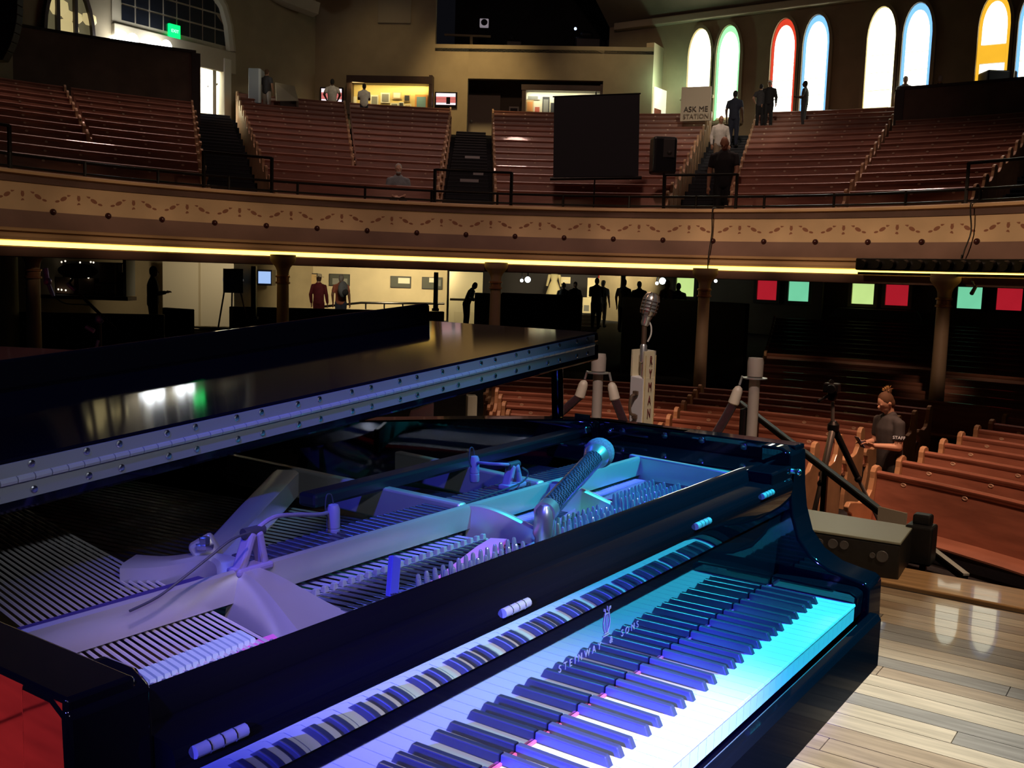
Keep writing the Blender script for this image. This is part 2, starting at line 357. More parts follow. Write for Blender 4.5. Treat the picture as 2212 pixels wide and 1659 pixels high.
def arch_window(y, z0, z1, w, border, bands, label):
    global win_n; win_n += 1
    t = thing('window_%d' % win_n, label, 'window', (XW-.1, y, z0)); t['kind'] = 'structure'
    o1 = gothic(y, z0-.08, z1+.1, w+.2); o2 = gothic(y, z0, z1, w)
    build(ring(MB(), o1, o2, XW-.14, XW), 'window_frame', 'plaster', t)
    i1 = gothic(y, z0, z1, w, .985); i2 = gothic(y, z0, z1, w, .78)
    # border panes, left, right and head
    n = len(i1); h = n//2
    for nm, idx in (('left', range(0, h)), ('right', range(h, n-1))):
        mb = MB()
        for i in idx:
            q = [i1[i], i1[i+1], i2[i+1], i2[i]]; mb.hexa([fx(a, b, XW-.05) for a, b in q], [fx(a, b, XW-.035) for a, b in q])
        build(mb, 'border_pane', border, t)
    zb, zt = i2[0][1], i2[1][1]; hw = w/2*.77
    m = len(bands)
    for k, bm_ in enumerate(bands):
        a, b = zb+(zt-zb)*k/m+.012, zb+(zt-zb)*(k+1)/m-.012
        if k < m-1: build(MB().box((XW-.045, y, (a+b)/2), (.015, 2*hw, b-a)), 'pane', bm_, t)
        else: build(MB().prism([(y-hw, a), (y+hw, a)]+[(yy, zz) for yy, zz in reversed(gothic(y, z0, z1, w, .765)[1:-1])], XW-.05, XW-.035, fx), 'pane', bm_, t)
    build(MB().box((XW-.1, y, z0-.1), (.26, w+.34, .1)), 'window_sill', 'plaster', t, bevel=.02)
UP = [(13.2, 'glass_pale_yellow', ['glass_white']*3, 'tall pointed window of pale yellow glass beside the booth, its foot behind the sign'),
      (12.26, 'glass_green', ['glass_white']*4, 'tall pointed window with green and blue glowing edge, second from the booth'),
      (10.52, 'glass_red', ['glass_white']*4, 'tall pointed window with a bright red glass border at its head'),
      (9.56, 'glass_blue', ['glass_white']*4, 'tall pointed window with blue border beside the red bordered one'),
      (7.72, 'glass_pale_yellow', ['glass_pale_yellow', 'glass_white', 'glass_white', 'glass_white'], 'tall pointed window of pale yellow glass left of the standing man by the partition'),
      (6.76, 'glass_blue', ['glass_amber', 'glass_white', 'glass_white', 'glass_white'], 'tall pointed window with blue head and an amber pane behind the leaning man'),
      (4.83, 'glass_amber', ['glass_white', 'glass_white', 'glass_amber', 'glass_white'], 'tall pointed window with large amber pane above the brown partition'),
      (3.87, 'glass_blue', ['glass_white']*4, 'tall pointed window cut by the right edge of the picture')]
for y, bd, bands, lab in UP: arch_window(y, 6.95 if y > 13 else 6.12, 8.95, .78, bd, bands, lab)
def low_window(y, m, fr, label, w=.62):
    global win_n; win_n += 1
    t = thing('window_%d' % win_n, label, 'window', (XW-.1, y, .68)); t['kind'] = 'structure'
    o1 = [(y-w/2-.1, .6), (y-w/2-.1, 2.0), (y+w/2+.1, 2.0), (y+w/2+.1, .6)]; o2 = [(y-w/2, .69), (y-w/2, 1.92), (y+w/2, 1.92), (y+w/2, .69)]
    build(ring(MB(), o1, o2, XW-.12, XW), 'window_frame', fr, t)
    build(MB().box((XW-.04, y, 1.3), (.015, w, 1.22)), 'pane', m, t)
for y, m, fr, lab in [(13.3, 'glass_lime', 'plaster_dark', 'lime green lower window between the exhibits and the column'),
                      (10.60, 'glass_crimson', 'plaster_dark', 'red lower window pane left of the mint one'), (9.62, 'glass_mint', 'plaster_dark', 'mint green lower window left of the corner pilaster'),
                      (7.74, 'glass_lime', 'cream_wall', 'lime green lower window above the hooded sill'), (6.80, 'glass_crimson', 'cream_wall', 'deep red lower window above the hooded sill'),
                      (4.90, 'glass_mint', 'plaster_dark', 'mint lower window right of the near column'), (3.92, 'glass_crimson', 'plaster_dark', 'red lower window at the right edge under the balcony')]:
    low_window(y, m, fr, lab)
mb = MB().hexa([(XW-.1, 6.1, .34), (XW-.1, 8.42, .34), (XW-.5, 8.55, .30), (XW-.5, 5.97, .30)], [(XW-.1, 6.2, .56), (XW-.1, 8.32, .56), (XW-.42, 8.35, .56), (XW-.42, 6.17, .56)])
tag(build(mb, 'window_hood', 'plaster_dark'), 'sloping hooded ledge under the lime and red lower windows', 'ledge')
struct(build(MB().box((XW-.15, 9.0, .6), (.3, .32, 3.4)), 'trim_3', 'plaster'))

# ---------------------------------------------------------------- balcony front
mat('fascia_cream', (.60, .43, .27), .7, noise=.12, nscale=1.2)
mat('fascia_mauve', (.20, .115, .095), .65, noise=.15, nscale=1.5)
mat('fascia_dark', (.11, .06, .05), .7, noise=.2, nscale=2)
mat('moulding_tan', (.50, .32, .17), .55)
mat('swag_paint', (.26, .105, .06), .7)
mat('bulb_red', (.05, .012, .014), .3)
mat('led_yellow', (.2, .15, .02), .4, emit=(1, .66, .12), es=4.2)
bf = thing('balcony_parapet', 'curved painted balcony front with garland frieze and yellow light strip', 'balcony', (BC[0]+BR, BC[1], 1.27))
A0, A1, NA = R_(-42), R_(106), 110
def fas(name, prof, m): return build(MB().arc(BC, [(BR+a, z) for a, z in prof], A0, A1, NA), name, m, bf, smooth=True)
fas('parapet_cap', [(.25, 2.46), (.25, 2.52), (-.04, 2.53), (-.085, 2.51), (-.09, 2.47), (-.04, 2.45)], 'moulding_tan')
fas('upper_band', [(.1, 2.46), (-.03, 2.455), (-.02, 2.355), (.1, 2.355)], 'fascia_dark')  # dark frieze, deepened to take in the shadow under the cap
fas('painted_panel', [(.1, 2.37), (0, 2.37), (.02, 2.2), (.015, 2.05), (-.02, 1.95), (.1, 1.95)], 'fascia_cream')
fas('cove', [(.1, 1.95), (-.02, 1.95), (-.05, 1.87), (-.10, 1.77), (-.15, 1.69), (.1, 1.69)], 'fascia_mauve')
fas('moulding', [(.1, 1.69), (-.17, 1.69), (-.20, 1.67), (-.20, 1.645), (-.15, 1.63), (.1, 1.63)], 'moulding_tan')
fas('moulding', [(.1, 1.63), (-.14, 1.63), (-.18, 1.60), (-.185, 1.56), (-.22, 1.545), (-.22, 1.515), (-.14, 1.50), (.1, 1.50)], 'moulding_tan')
fas('light_strip', [(-.10, 1.50), (-.17, 1.495), (-.175, 1.435), (-.10, 1.43)], 'led_yellow')
fas('lower_moulding', [(.1, 1.43), (-.18, 1.43), (-.20, 1.41), (-.19, 1.32), (-.16, 1.28), (.1, 1.27)], 'fascia_mauve')
def on_front(s, z, d):    # s: angle, z height, d: proud of the panel
    r = BR-d+(.02 if z > 2.0 else 0); return (BC[0]+r*math.cos(s), BC[1]+r*math.sin(s), z)
def ell(mb, s0, ds, z, a, b, tilt, n=10, d=.004):
    pts = []
    for i in range(n):
        t = 2*math.pi*i/n; u, v = a*math.cos(t), b*math.sin(t)
        pts.append((ds+u*math.cos(tilt)-v*math.sin(tilt), z+u*math.sin(tilt)+v*math.cos(tilt)))
    mb.add([on_front(s0-u/BR, v, d) for u, v in pts]+[on_front(s0-u/BR, v, -.01) for u, v in pts],
           [tuple(range(n))]+[(i, (i+1) % n, n+(i+1) % n, n+i) for i in range(n)])
nsw = 20; step = R_(6.62)
for k in range(nsw):
    s0 = R_(97.5)-k*step
    for dx, dz, a, b, t in [(0, 2.32, .06, .04, 0), (-.085, 2.31, .055, .034, .5), (.085, 2.31, .055, .034, -.5), (0, 2.26, .035, .05, 0), (0, 2.19, .028, .045, 0), (0, 2.07, .033, .055, 0),
                            (.15, 2.245, .055, .027, -.75), (.255, 2.165, .06, .031, -.45), (-.15, 2.245, .055, .027, .75), (-.255, 2.165, .06, .031, .45),
                            (.39, 2.02, .045, .018, -.8), (-.39, 2.02, .045, .018, .8), (.36, 2.12, .04, .018, -.2), (-.36, 2.12, .04, .018, .2)]:
        mb = MB(); ell(mb, s0, dx, dz, a, b, t); build(mb, 'painted_leaf', 'swag_paint', bf)
    mb = MB(); p = on_front(s0-step/2, 1.955, .03); mb.ball(p, .05, 10, 6); build(mb, 'bulb', 'bulb_red', bf, smooth=True)
# rails
mat('rail_black', (.02, .018, .018), .3, metal=.6)
RR = BR+.2
def arcpts(R, z, a, b, n=40): return [(BC[0]+R*math.cos(a+(b-a)*i/n), BC[1]+R*math.sin(a+(b-a)*i/n), z) for i in range(n+1)]
t = thing('balcony_rail', 'low black metal rail following the curved balcony front', 'rail', (BC[0]+RR, BC[1], 2.5))
build(MB().tube(arcpts(RR, 2.76, A0, A1, 90), .022, 8), 'top_rail', 'rail_black', t, smooth=True)
build(MB().tube(arcpts(RR, 2.585, A0, A1, 90), .02, 8), 'lower_rail', 'rail_black', t, smooth=True)
for i in range(16):
    a = R_(98-i*8.7); p = (BC[0]+RR*math.cos(a), BC[1]+RR*math.sin(a))
    build(MB().tube([(*p, 2.5), (*p, 2.78)], .024, 8), 'post', 'rail_black', t, smooth=True)
def ang_at(x, y, R, z):     # angle about BC of the circle point (R,z) that is seen in pixel column x
    best = min((abs((lambda d: IW/2+FPX*d.dot(_r)/d.dot(_f))(V((BC[0]+R*math.cos(a), BC[1]+R*math.sin(a), z))-CAMP)-x), a) for a in [R_(-40+.1*i) for i in range(1460)])
    return best[1]
for xa, xb, lab in [(940, 1105, 'tall black guard rail across the foot of the aisle left of the dark screen'), (1437, 1592, 'tall black guard rail in front of the man in black descending the aisle'),
                    (2092, 2290, 'tall black guard rail at the far right balcony aisle'), (588, 440, 'dark guard rail at the foot of the aisle below the lit doorway'), (-120, 20, 'black guard rail end at the left edge of the balcony')]:
    a, b = ang_at(xa, 0, RR, 3.1), ang_at(xb, 0, RR, 3.1); zt = 3.16
    p, q = (BC[0]+RR*math.cos(a), BC[1]+RR*math.sin(a)), (BC[0]+RR*math.cos(b), BC[1]+RR*math.sin(b))
    t = thing('guard_rail', lab, 'rail', (*p, 2.5))
    build(MB().tube(arcpts(RR, zt, a, b, 10), .024, 8), 'top_rail', 'rail_black', t, smooth=True)
    for e in (p, q): build(MB().box((*e, 2.83), (.045, .045, .68)), 'post', 'rail_black', t)
# columns
mat('column_paint', (.36, .25, .17), .45, noise=.1, nscale=3)
mat('collar_copper', (.30, .14, .08), .35, metal=.3)
for x, D, lab in [(72, 15.2, 'tan iron column at the far left under the balcony'), (611, 17.3, 'tan iron column left of the wall with framed pictures'), (1070, 18.9, 'tan iron column beside the woman leaning on a pew'),
                  (1521, 17.6, 'tan iron column rising behind the pews right of the RYMAN box'), (2040, 15.2, 'nearest tan iron column right of the woman in black')]:
    P = at(x, 640, D); R = math.hypot(P.x-MC[0], P.y-MC[1]); z0 = zf(R); p = (P.x, P.y)
    t = thing('iron_column', lab, 'column', (*p, z0), 'columns under the balcony')
    M = Matrix.Translation((*p, 0))
    build(MB().lathe([(.17, z0), (.17, z0+.1), (.13, z0+.18), (.115, z0+.3), (.10, .95)], 20, M), 'shaft', 'column_paint', t, smooth=True)
    build(MB().lathe([(.10, .95), (.125, .955), (.125, .985), (.105, .99), (.105, 1.06), (.125, 1.065), (.125, 1.09), (.10, 1.1)], 20, M), 'collar', 'collar_copper', t, smooth=True)
    build(MB().lathe([(.10, 1.1), (.105, 1.18), (.13, 1.24), (.2, 1.32), (.22, 1.36), (.22, 1.45)], 20, M), 'capital', 'column_paint', t, smooth=True)
# cables over the front and the black batten
mat('cable_black', (.01, .01, .01), .6)
for x, y0, y1, lab in [(1540, 452, 612, 'thin black cable hanging down the balcony front above the column'), (2102, 437, 530, 'black cable looping down the balcony front near the right edge')]:
    a = ang_at(x, 500, BR, 2.0); pts = [(BC[0]+(BR-d)*math.cos(a+da), BC[1]+(BR-d)*math.sin(a+da), z) for d, z, da in [(-.2, 2.55, 0), (.1, 2.54, 0), (.12, 2.4, .0005), (.06, 2.1, .001), (.2, 1.8, .0), (.26, 1.6, -.0005), (.26, 1.4 if x < 2000 else 1.75, -.001)]]
    tag(build(MB().tube(catmull(pts, 4), .011, 6), 'cable', 'cable_black'), lab, 'cable')
a0, a1 = ang_at(1850, 580, BR-.45, 1.5), ang_at(2290, 580, BR-.45, 1.5)
t = thing('light_batten', 'long black row of stage lamps hung along the balcony edge at right', 'lamps', (BC[0]+(BR-.42)*math.cos(a0), BC[1]+(BR-.42)*math.sin(a0), 1.46))
build(MB().arc(BC, [(BR-.50, 1.49), (BR-.50, 1.68), (BR-.30, 1.69), (BR-.30, 1.48)], a0, a1, 24), 'housing', 'rail_black', t, bevel=.02)
n = 14
for i in range(n):
    a = a0+(a1-a0)*(i+.6)/n
    build(MB().lathe([(.0, -.06), (.07, -.06), (.085, .03), (.06, .06), (0, .06)], 12, Matrix.Translation((BC[0]+(BR-.52)*math.cos(a), BC[1]+(BR-.52)*math.sin(a), 1.58)) @ Euler((0, R_(90), a)).to_matrix().to_4x4()), 'lamp_head', 'rail_black', t, smooth=True)
build(MB().arc(BC, [(BR-.40, 1.42), (BR-.40, 1.46), (BR-.36, 1.46), (BR-.36, 1.42)], a0, a1, 24), 'hanging_bar', 'rail_black', t)
# little lamp hanging below the front
P = at(2107, 620, 14.5)
t = thing('hanging_lamp', 'small black lamp hanging below the balcony in front of the mint window', 'lamp', P)
build(MB().tube([V((P.x+.1, P.y+.05, 1.34)), P+V((.03, .06, .08)), P], .012, 6), 'bracket', 'cable_black', t)
build(MB().lathe([(.02, -.13), (.03, -.12), (.025, 0), (.015, .02)], 10, Matrix.Translation(P) @ Euler((.3, .5, 0)).to_matrix().to_4x4()), 'lamp_body', 'cable_black', t, smooth=True)
# ================================================================ pews
mat('oak', (.30, .125, .085), .38, noise=.22, nscale=2.5, stretch=(1, 1, 6), coat=.15)
mat('oak_seat', (.34, .15, .10), .4, noise=.2, nscale=2.5, coat=.15)
mat('oak_end', (.52, .31, .17), .4, noise=.2, nscale=4, coat=.1)
mat('plate_brass', (.66, .5, .38), .4, metal=.2)
plate_me = MB().lathe([(.0, -.004), (.024, -.004), (.03, 0), (.026, .006), (.018, .006), (.016, .003), (0, .003)], 12, Euler((0, R_(-90), 0)).to_matrix().to_4x4() @ Matrix.Scale(.62, 4, (1, 0, 0))).mesh('number_plate')
plate_me.materials.append(MATS['plate_brass'])
END = [(.05, 0), (.055, .55), (.06, .86), (.045, .925), (.0, .95), (-.05, .935), (-.075, .89), (-.075, .83), (-.10, .72), (-.16, .645), (-.26, .615), (-.38, .635), (-.45, .64), (-.485, .60), (-.475, .555), (-.42, .53), (-.385, .45), (-.40, .32), (-.44, .18), (-.45, 0)]
def pew(c, R, z0, a0, a1, label, group, plates=True, h=.9, lo=True, hi=True):
    s = h/.9; am = (a0+a1)/2
    t = thing('pew', label, 'pew', (c[0]+R*math.cos(am), c[1]+R*math.sin(am), z0), group)
    n = max(2, int(abs(a1-a0)*R/.55))
    P = lambda pr: [(R+x, z0+z*s) for x, z in pr]
    build(MB().arc(c, P([(-.085, .40), (-.05, .40), (.0, .84), (.02, .86), (.02, .885), (.005, .9), (-.025, .9), (-.042, .885), (-.042, .86), (-.03, .84)]), a0, a1, n), 'backrest', 'oak', t, smooth=True)
    build(MB().arc(c, P([(-.48, .445), (-.46, .455), (-.2, .435), (-.06, .43), (-.06, .40), (-.46, .41), (-.48, .43)]), a0, a1, n), 'seat', 'oak_seat', t, smooth=True)
    d = .028/R
    for a, ok in ((min(a0, a1), lo), (max(a0, a1), hi)):
        if ok: build(MB().arc(c, P(END), a-d, a+d, 1), 'pew_end', 'oak_end', t, bevel=.008)
    if plates:
        L = abs(a1-a0)*R; k = max(1, int(L/.62)); 
        for i in range(k):
            a = a0+(a1-a0)*(i+.5)/k; r = R-.038
            o = bpy.data.objects.new('number_plate', plate_me); COL.objects.link(o); o.parent = t
            o.location = V((c[0]+r*math.cos(a), c[1]+r*math.sin(a), z0+.815*s))-t.location; o.rotation_euler = (0, 0, a)
    return t
def line_ang(p, q, c, R):    # angle about c where the plan line p-q crosses radius R
    p, q, c = V((*p, 0)), V((*q, 0)), V((*c, 0)); d = (q-p).normalized(); e = p-c
    b = e.dot(d); t = -b+math.sqrt(max(0, b*b-(e.length_squared-R*R))); x = e+d*t
    return math.atan2(x.y, x.x)
BND = {'left': ((6.2, 15.6), (10.6, 24.2)), 'bL': ((10.48, 17.64), (13.21, 22.79)), 'a1l': ((11.03, 14.98), (16.05, 21.65)), 'a1r': ((12.19, 14.52), (18.51, 23.05)),
       'd2': ((15.44, 15.36), (21.14, 21.15)), 'a2l': ((14.94, 12.54), (23.38, 18.90)), 'a2r': ((15.67, 11.70), (24.09, 18.02)), 'a3l': ((17.26, 8.54), (27.18, 12.09)),
       'a3r': ((17.52, 7.37), (27.51, 10.96)), 'd4': ((17.60, 5.12), (27.33, 6.83)), 'a4l': ((17.13, 2.85), (21.35, 2.91)), 'right': ((17.0, 1.9), (27, 3.3))}
ba = lambda n, R: line_ang(*BND[n], BC, R)
BLK = [('left', 'a1l', 0, 2, 'front block left of the lit doorway aisle'), ('left', 'bL', 3, 10, 'far left block'), ('bL', 'a1l', 3, 10, 'block below the brown partition at left'),
       ('a1r', 'a2l', 0, 2, 'front block with the seated bearded man'), ('a1r', 'd2', 3, 13, 'block right of the lit doorway aisle'), ('d2', 'a2l', 3, 13, 'block below the yellow display case'),
       ('a2r', 'a3l', 0, 13, 'block behind the black screen'), ('a3r', 'd4', 0, 13, 'block under the red bordered window'), ('d4', 'a4l', 0, 10, 'block below the brown partition at right')]
for l, r, k0, k1, desc in BLK:
    for k in range(k0, k1+1):
        R = Rk(k)
        pew(BC, R, Zk(k)-.9, ba(r, R)+.004, ba(l, R)-.004, 'oak pew, %s row up the balcony, %s' % (ORD[k], desc), 'balcony pews', hi=l not in ('bL', 'd2', 'd4'))
# dark stepped aisles
mat('aisle_carpet', (.010, .013, .02), .7, noise=.3, nscale=20)
mat('step_nosing', (.02, .028, .04), .35)
for l, r, desc in [('a1l', 'a1r', 'dark carpeted balcony steps climbing to the brightly lit doorway'), ('a2l', 'a2r', 'dark carpeted balcony steps with white strips left of the black screen'),
                   ('a3l', 'a3r', 'dark carpeted balcony steps with two men coming down'), ('a4l', 'right', 'dark balcony steps at the far right edge')]:
    R0 = Rk(0)-.6; a = ba(l, R0); t = thing('aisle_steps', desc, 'steps', (BC[0]+R0*math.cos(a), BC[1]+R0*math.sin(a), 2.0))
    for i in range(2*NR):
        Ra = Rk(0)-.5+.405*i; Rb = Ra+.42; z = Zk(0)-.9+.1235*i
        aa, bb = ba(r, Ra)+.006, ba(l, Ra)-.006
        build(MB().arc(BC, [(Ra, z-.3), (Ra, z+.10), (Rb, z+.10), (Rb, z-.3)], aa, bb, 3), 'step', 'aisle_carpet', t)
        build(MB().arc(BC, [(Ra-.012, z+.085), (Ra-.012, z+.105), (Ra+.03, z+.105), (Ra+.03, z+.085)], aa, bb, 3), 'nosing', 'step_nosing', t)
mat('white_strip', (.5, .5, .52), .6)
for i, (x, y, w, lab) in enumerate([(1020, 337, 32, 'white strip on the aisle steps, the highest of three'), (1034, 375, 22, 'short white strip on the aisle steps just under the guard rail'), (1014, 391, 40, 'long white strip on the aisle steps, the lowest of three')]):
    best = None
    for j in range(2*NR):
        Ra = Rk(0)-.52+.405*j; z = Zk(0)-.9+.1235*j+.05
        a = ang_at(x, y, Ra, z); d = V((BC[0]+Ra*math.cos(a), BC[1]+Ra*math.sin(a), z))-CAMP; yy = IH/2-FPX*d.dot(_u)/d.dot(_f)
        if best is None or abs(yy-y) < best[0]: best = (abs(yy-y), Ra, z, a, d.dot(_f))
    _, Ra, z, a, D = best; da = w*D/FPX/Ra/2
    tag(build(MB().arc(BC, [(Ra-.012, z-.035), (Ra-.012, z+.035), (Ra+.01, z+.035), (Ra+.01, z-.035)], a-da, a+da, 2), 'step_strip', 'white_strip'), lab, 'strip')
# main floor
Ri = lambda i: 7.0+.76*i
MBN = {'rl': ((8.703, 2.049), (13.3, 1.80)), 'rr': ((5, -2.2), (30, -2.2)), 'lr': ((9.461, 2.92), (13.089, 2.76)), 'div': ((10.85, 5.16), (13.42, 6.01)), 'll': ((9.72, 7.12), (11.3, 8.41)), 'lll': ((7.5, 8.6), (10, 11.4))}
ma = lambda n, R: line_ang(*MBN[n], MC, R)
for l, r, i0, i1, desc in [('rl', 'rr', 0, 7, 'right block beside the woman in black'), ('div', 'lr', 0, 7, 'block between the woman in black and RYMAN box'), ('ll', 'div', 0, 7, 'block behind the RYMAN box and rope posts')]:
    for i in range(i0, i1+1):
        R = Ri(i)
        pew(MC, R, zf(R), ma(r, R)+.003, ma(l, R)-.003, 'lit oak pew, %s row, %s' % (ORD[i], desc), 'main floor pews', hi=l != 'div')
# unlit pews under the balcony
DKN = {'l': (at(1650, 760, 19), at(1672, 690, 26)), 'r': (V((10, -2.0, 0)), V((30, -2.0, 0)))}
for i in range(8, 23):
    R = Ri(i); a = line_ang((DKN['r'][0].x, DKN['r'][0].y), (DKN['r'][1].x, DKN['r'][1].y), MC, R); b = line_ang((DKN['l'][0].x, DKN['l'][0].y), (DKN['l'][1].x, DKN['l'][1].y), MC, R)
    pew(MC, R, zf(R), a, b, 'unlit pew under the balcony right of the aisle, %s row behind the lit pews' % ORD[i-8], 'unlit pews', plates=False)
# black half-height screens closing off the seats further left
mat('screen_black', (.008, .009, .014), .45)
def screen(name, x0, x1, ytop, ybot, D0, D1, lab, m='screen_black', th=.12, cat='screen'):
    a, b = at(x0, ytop, D0), at(x1, ytop+(x1-x0)*.02, D1); zt = a.z; zb = at(x0, ybot, D0).z
    A, B = V((a.x, a.y, 0)), V((b.x, b.y, 0)); n = (B-A).normalized().cross(V((0, 0, 1)))
    if n.dot(CAMP-A) > 0: n = -n
    q = [A, B, B+n*th, A+n*th]
    return tag(build(MB().hexa([p+V((0, 0, zb)) for p in q], [p+V((0, 0, zt)) for p in q]), name, m, bevel=.02), lab, cat)
screen('seat_screen', 1083, 1258, 632, 730, 26.5, 26.0, 'black half height screen left of the man standing by the exhibits')
screen('seat_screen', 1025, 1083, 632, 730, 27, 26.5, 'narrow black half height screen behind the column and leaning woman')
screen('seat_screen', 1345, 1612, 640, 880, 24.5, 21, 'large black half height screen behind the silver microphone')
screen('seat_screen', 350, 412, 664, 800, 24, 23.5, 'low black screen below the dark silhouetted man')
screen('seat_screen', 495, 960, 662, 800, 24.5, 25.5, 'long low black screen below the picture wall')
screen('seat_screen', -60, 355, 672, 830, 21, 22, 'long low black screen at the far left behind the column')
# brown partitions on the balcony
def apart(xl, xr, R, ztop, zbot, lab, endw):
    a, b = ang_at(xl, 0, R, ztop), ang_at(xr, 0, R, ztop)
    t = thing('partition', lab, 'partition', (BC[0]+R*math.cos(b), BC[1]+R*math.sin(b), zbot))
    build(MB().arc(BC, [(R, zbot), (R, ztop), (R+.12, ztop), (R+.12, zbot)], min(a, b), max(a, b), 24), 'panel', 'brown_panel', t)
    build(MB().arc(BC, [(R-.03, ztop), (R-.03, ztop+.07), (R+.15, ztop+.07), (R+.15, ztop)], min(a, b), max(a, b), 24), 'cap_rail', mat('brown_cap', (.03, .018, .014), .5), t)
    e = a if endw == 'l' else b
    build(MB().arc(BC, [(R-.03, zbot), (R-.03, ztop), (R+.15, ztop), (R+.15, zbot)], e-.006, e+.006, 1), 'end_post', 'brown_cap', t)
Rp = Rk(10)+.55
zt = at(425, 118, 26.6).z
apart(-160, 424, Rp, zt, 4.2, 'tall brown curved partition behind the left balcony pews', 'r')
zt = at(1950, 184, 25.2).z
apart(1946, 2330, Rp, zt, 4.2, 'tall brown curved partition behind the right balcony pews', 'l')
# ================================================================ grand piano
mat('piano_black', (.006, .006, .010), .05, coat=.5, ior=1.7); mat('lid_black', (.006, .006, .012), .06, ior=1.42); mat('fallboard_black', (.006, .006, .010), .03, ior=2.5, coat=.5)
mat('ivory', (.80, .80, .78), .22, ior=1.5)
mat('ebony', (.06, .055, .075), .25, ior=1.55)
mat('key_wood', (.7, .66, .55), .6)
mat('red_felt', (.65, .05, .25), .95, sheen=.5)
mat('pink_felt', (.95, .12, .50), .95, sheen=.5)
mat('blue_felt', (.05, .05, .5), .95, sheen=.5)
mat('plate_bronze', (.66, .63, .58), .34, metal=.6, noise=.05, nscale=12)
mat('pin_steel', (.42, .46, .55), .25, metal=.6)
mat('string_steel', (.75, .75, .78), .25, metal=1)
mat('string_copper', (.80, .74, .64), .4, metal=.25)
mat('nickel', (.72, .72, .70), .25, metal=1)
mat('hinge_nickel', (.42, .42, .40), .5, metal=.15)
mat('gold_inlay', (.85, .68, .35), .3, metal=.8); mat('name_inlay', (.20, .17, .16), .5)
mat('soundboard', (.10, .06, .03), .5, noise=.3, nscale=4)
ZR = .975
gp = thing('grand_piano', 'black concert grand piano with raised lid and lit keyboard on the stage', 'piano', (0, .8, 0))
PB = lambda mb, n, m='piano_black', p=gp, **k: build(mb, n, m, p, **k)
yz = lambda a, b, c: (c, a, b)         # profile (y,z) extruded along x
# rim
outer = [(.738, .145), (.738, .56), (.705, .63), (.655, .69), (.60, .745), (.53, .805), (.455, .865), (.37, .93), (.29, 1.02), (.21, 1.18), (.13, 1.42), (.06, 1.7), (-.02, 2.0), (-.13, 2.28), (-.28, 2.47), (-.46, 2.55), (-.62, 2.5), (-.722, 2.36), (-.722, .163)]
def offset(path, d):
    out = []
    for i, p in enumerate(path):
        a = V((*path[max(i-1, 0)], 0)); b = V((*path[min(i+1, len(path)-1)], 0)); t = (b-a).normalized(); n = V((-t.y, t.x, 0))
        out.append((p[0]+n.x*d, p[1]+n.y*d))
    return out
oc = [(p.x, p.y) for p in catmull([(*p, 0) for p in outer[1:-1]], 4)]; oc = [outer[0]]+oc+[outer[-1]]
ic = offset(oc, .05); ic[0] = (.688, .145); ic[-1] = (-.667, .163)
mb = MB(); n = len(oc)
vs = [(x, y, z) for x, y in oc for z in (.60, ZR)]+[(x, y, z) for x, y in ic for z in (.60, ZR)]
fs = []
for i in range(n-1):
    a, b, c, d = 2*i, 2*i+2, 2*n+2*i, 2*n+2*i+2
    fs += [(a, b, b+1, a+1), (c+1, d+1, d, c), (a+1, b+1, d+1, c+1), (a, c, d, b)]
fs += [(0, 1, 2*n+1, 2*n), (2*n-2, 4*n-2, 4*n-1, 2*n-1)]
PB(mb.add(vs, fs), 'rim', bevel=.004, smooth=True)
armp = [(.2, .60), (.2, .9742), (.16, .9742), (.142, .965), (.138, .90), (.132, .858), (.118, .815), (.094, .786), (.06, .768), (.03, .762), (.0, .757), (-.010, .750), (-.012, .66), (-.005, .62), (.02, .60)]
for x0, x1, dy in ((.655, .738, 0), (-.7235, -.655, .018)):
    PB(MB().prism([(y+dy, z) for y, z in armp], x0, x1, yz), 'arm', bevel=.005, smooth=True)
# bed, slip, blocks, soundboard
PB(MB().box((.008, .29, .63), (1.36, .56, .055)), 'key_bed')
PB(MB().prism([(-.034, .615), (-.034, .70), (-.028, .708), (-.014, .708), (-.012, .70), (-.012, .615)], -.655, .655, yz), 'key_slip', bevel=.002)
for s in (-1, 1): PB(MB().prism([(0, .70), (-.002, .742), (.01, .748), (.15, .75), (.15, .70)], s*.6135, s*.655, yz), 'key_block', bevel=.004)
PB(MB().prism([(.688, .24)]+[(x, y) for x, y in ic[1:-1]]+[(-.667, .24)], .79, .80), 'soundboard', 'soundboard')
PB(MB().box((.624, .37, .928), (.128, .46, .03)), 'side_block', bevel=.004)
# keys
W = .02356; X88 = .6125
wk = MB().prism([(-.001, .73-.0035), (0, .7293), (.0015, .73), (.158, .73), (.158, .70), (.001, .70), (.001, .7262)], -W/2+.0005, W/2-.0005, yz).mesh('white_key'); wk.materials.append(MATS['ivory'])
for i in range(52):
    o = link('white_key', wk, None, gp); o.location = V((-X88+W*(i+.5), 0, 0))-gp.location
bkm = MB().add([(-.0056, .050, .728), (.0056, .050, .728), (.0056, .15, .728), (-.0056, .15, .728), (-.0047, .0565, .7415), (.0047, .0565, .7415), (.0047, .15, .7425), (-.0047, .15, .7425)],
               [(3, 2, 1, 0), (4, 5, 6, 7), (0, 1, 5, 4), (1, 2, 6, 5), (2, 3, 7, 6), (3, 0, 4, 7)]).mesh('black_key')
c8 = X88-W
for o8 in range(1, 9):
    for nm, off in (('C', .88), ('D', 2.12), ('F', 3.83), ('G', 5.0), ('A', 6.17)):
        x = c8-(8-o8)*7*W+off*W if o8 < 8 else None
        if x is None or x < -X88+W*.3: continue
        o = link('black_key', bkm, 'ebony', gp, bevel=.0016); o.location = V((x, 0, 0))-gp.location
x = c8-8*7*W+6.17*W
if x > -X88: o = link('black_key', bkm, 'ebony', gp, bevel=.0016); o.location = V((x, 0, 0))-gp.location
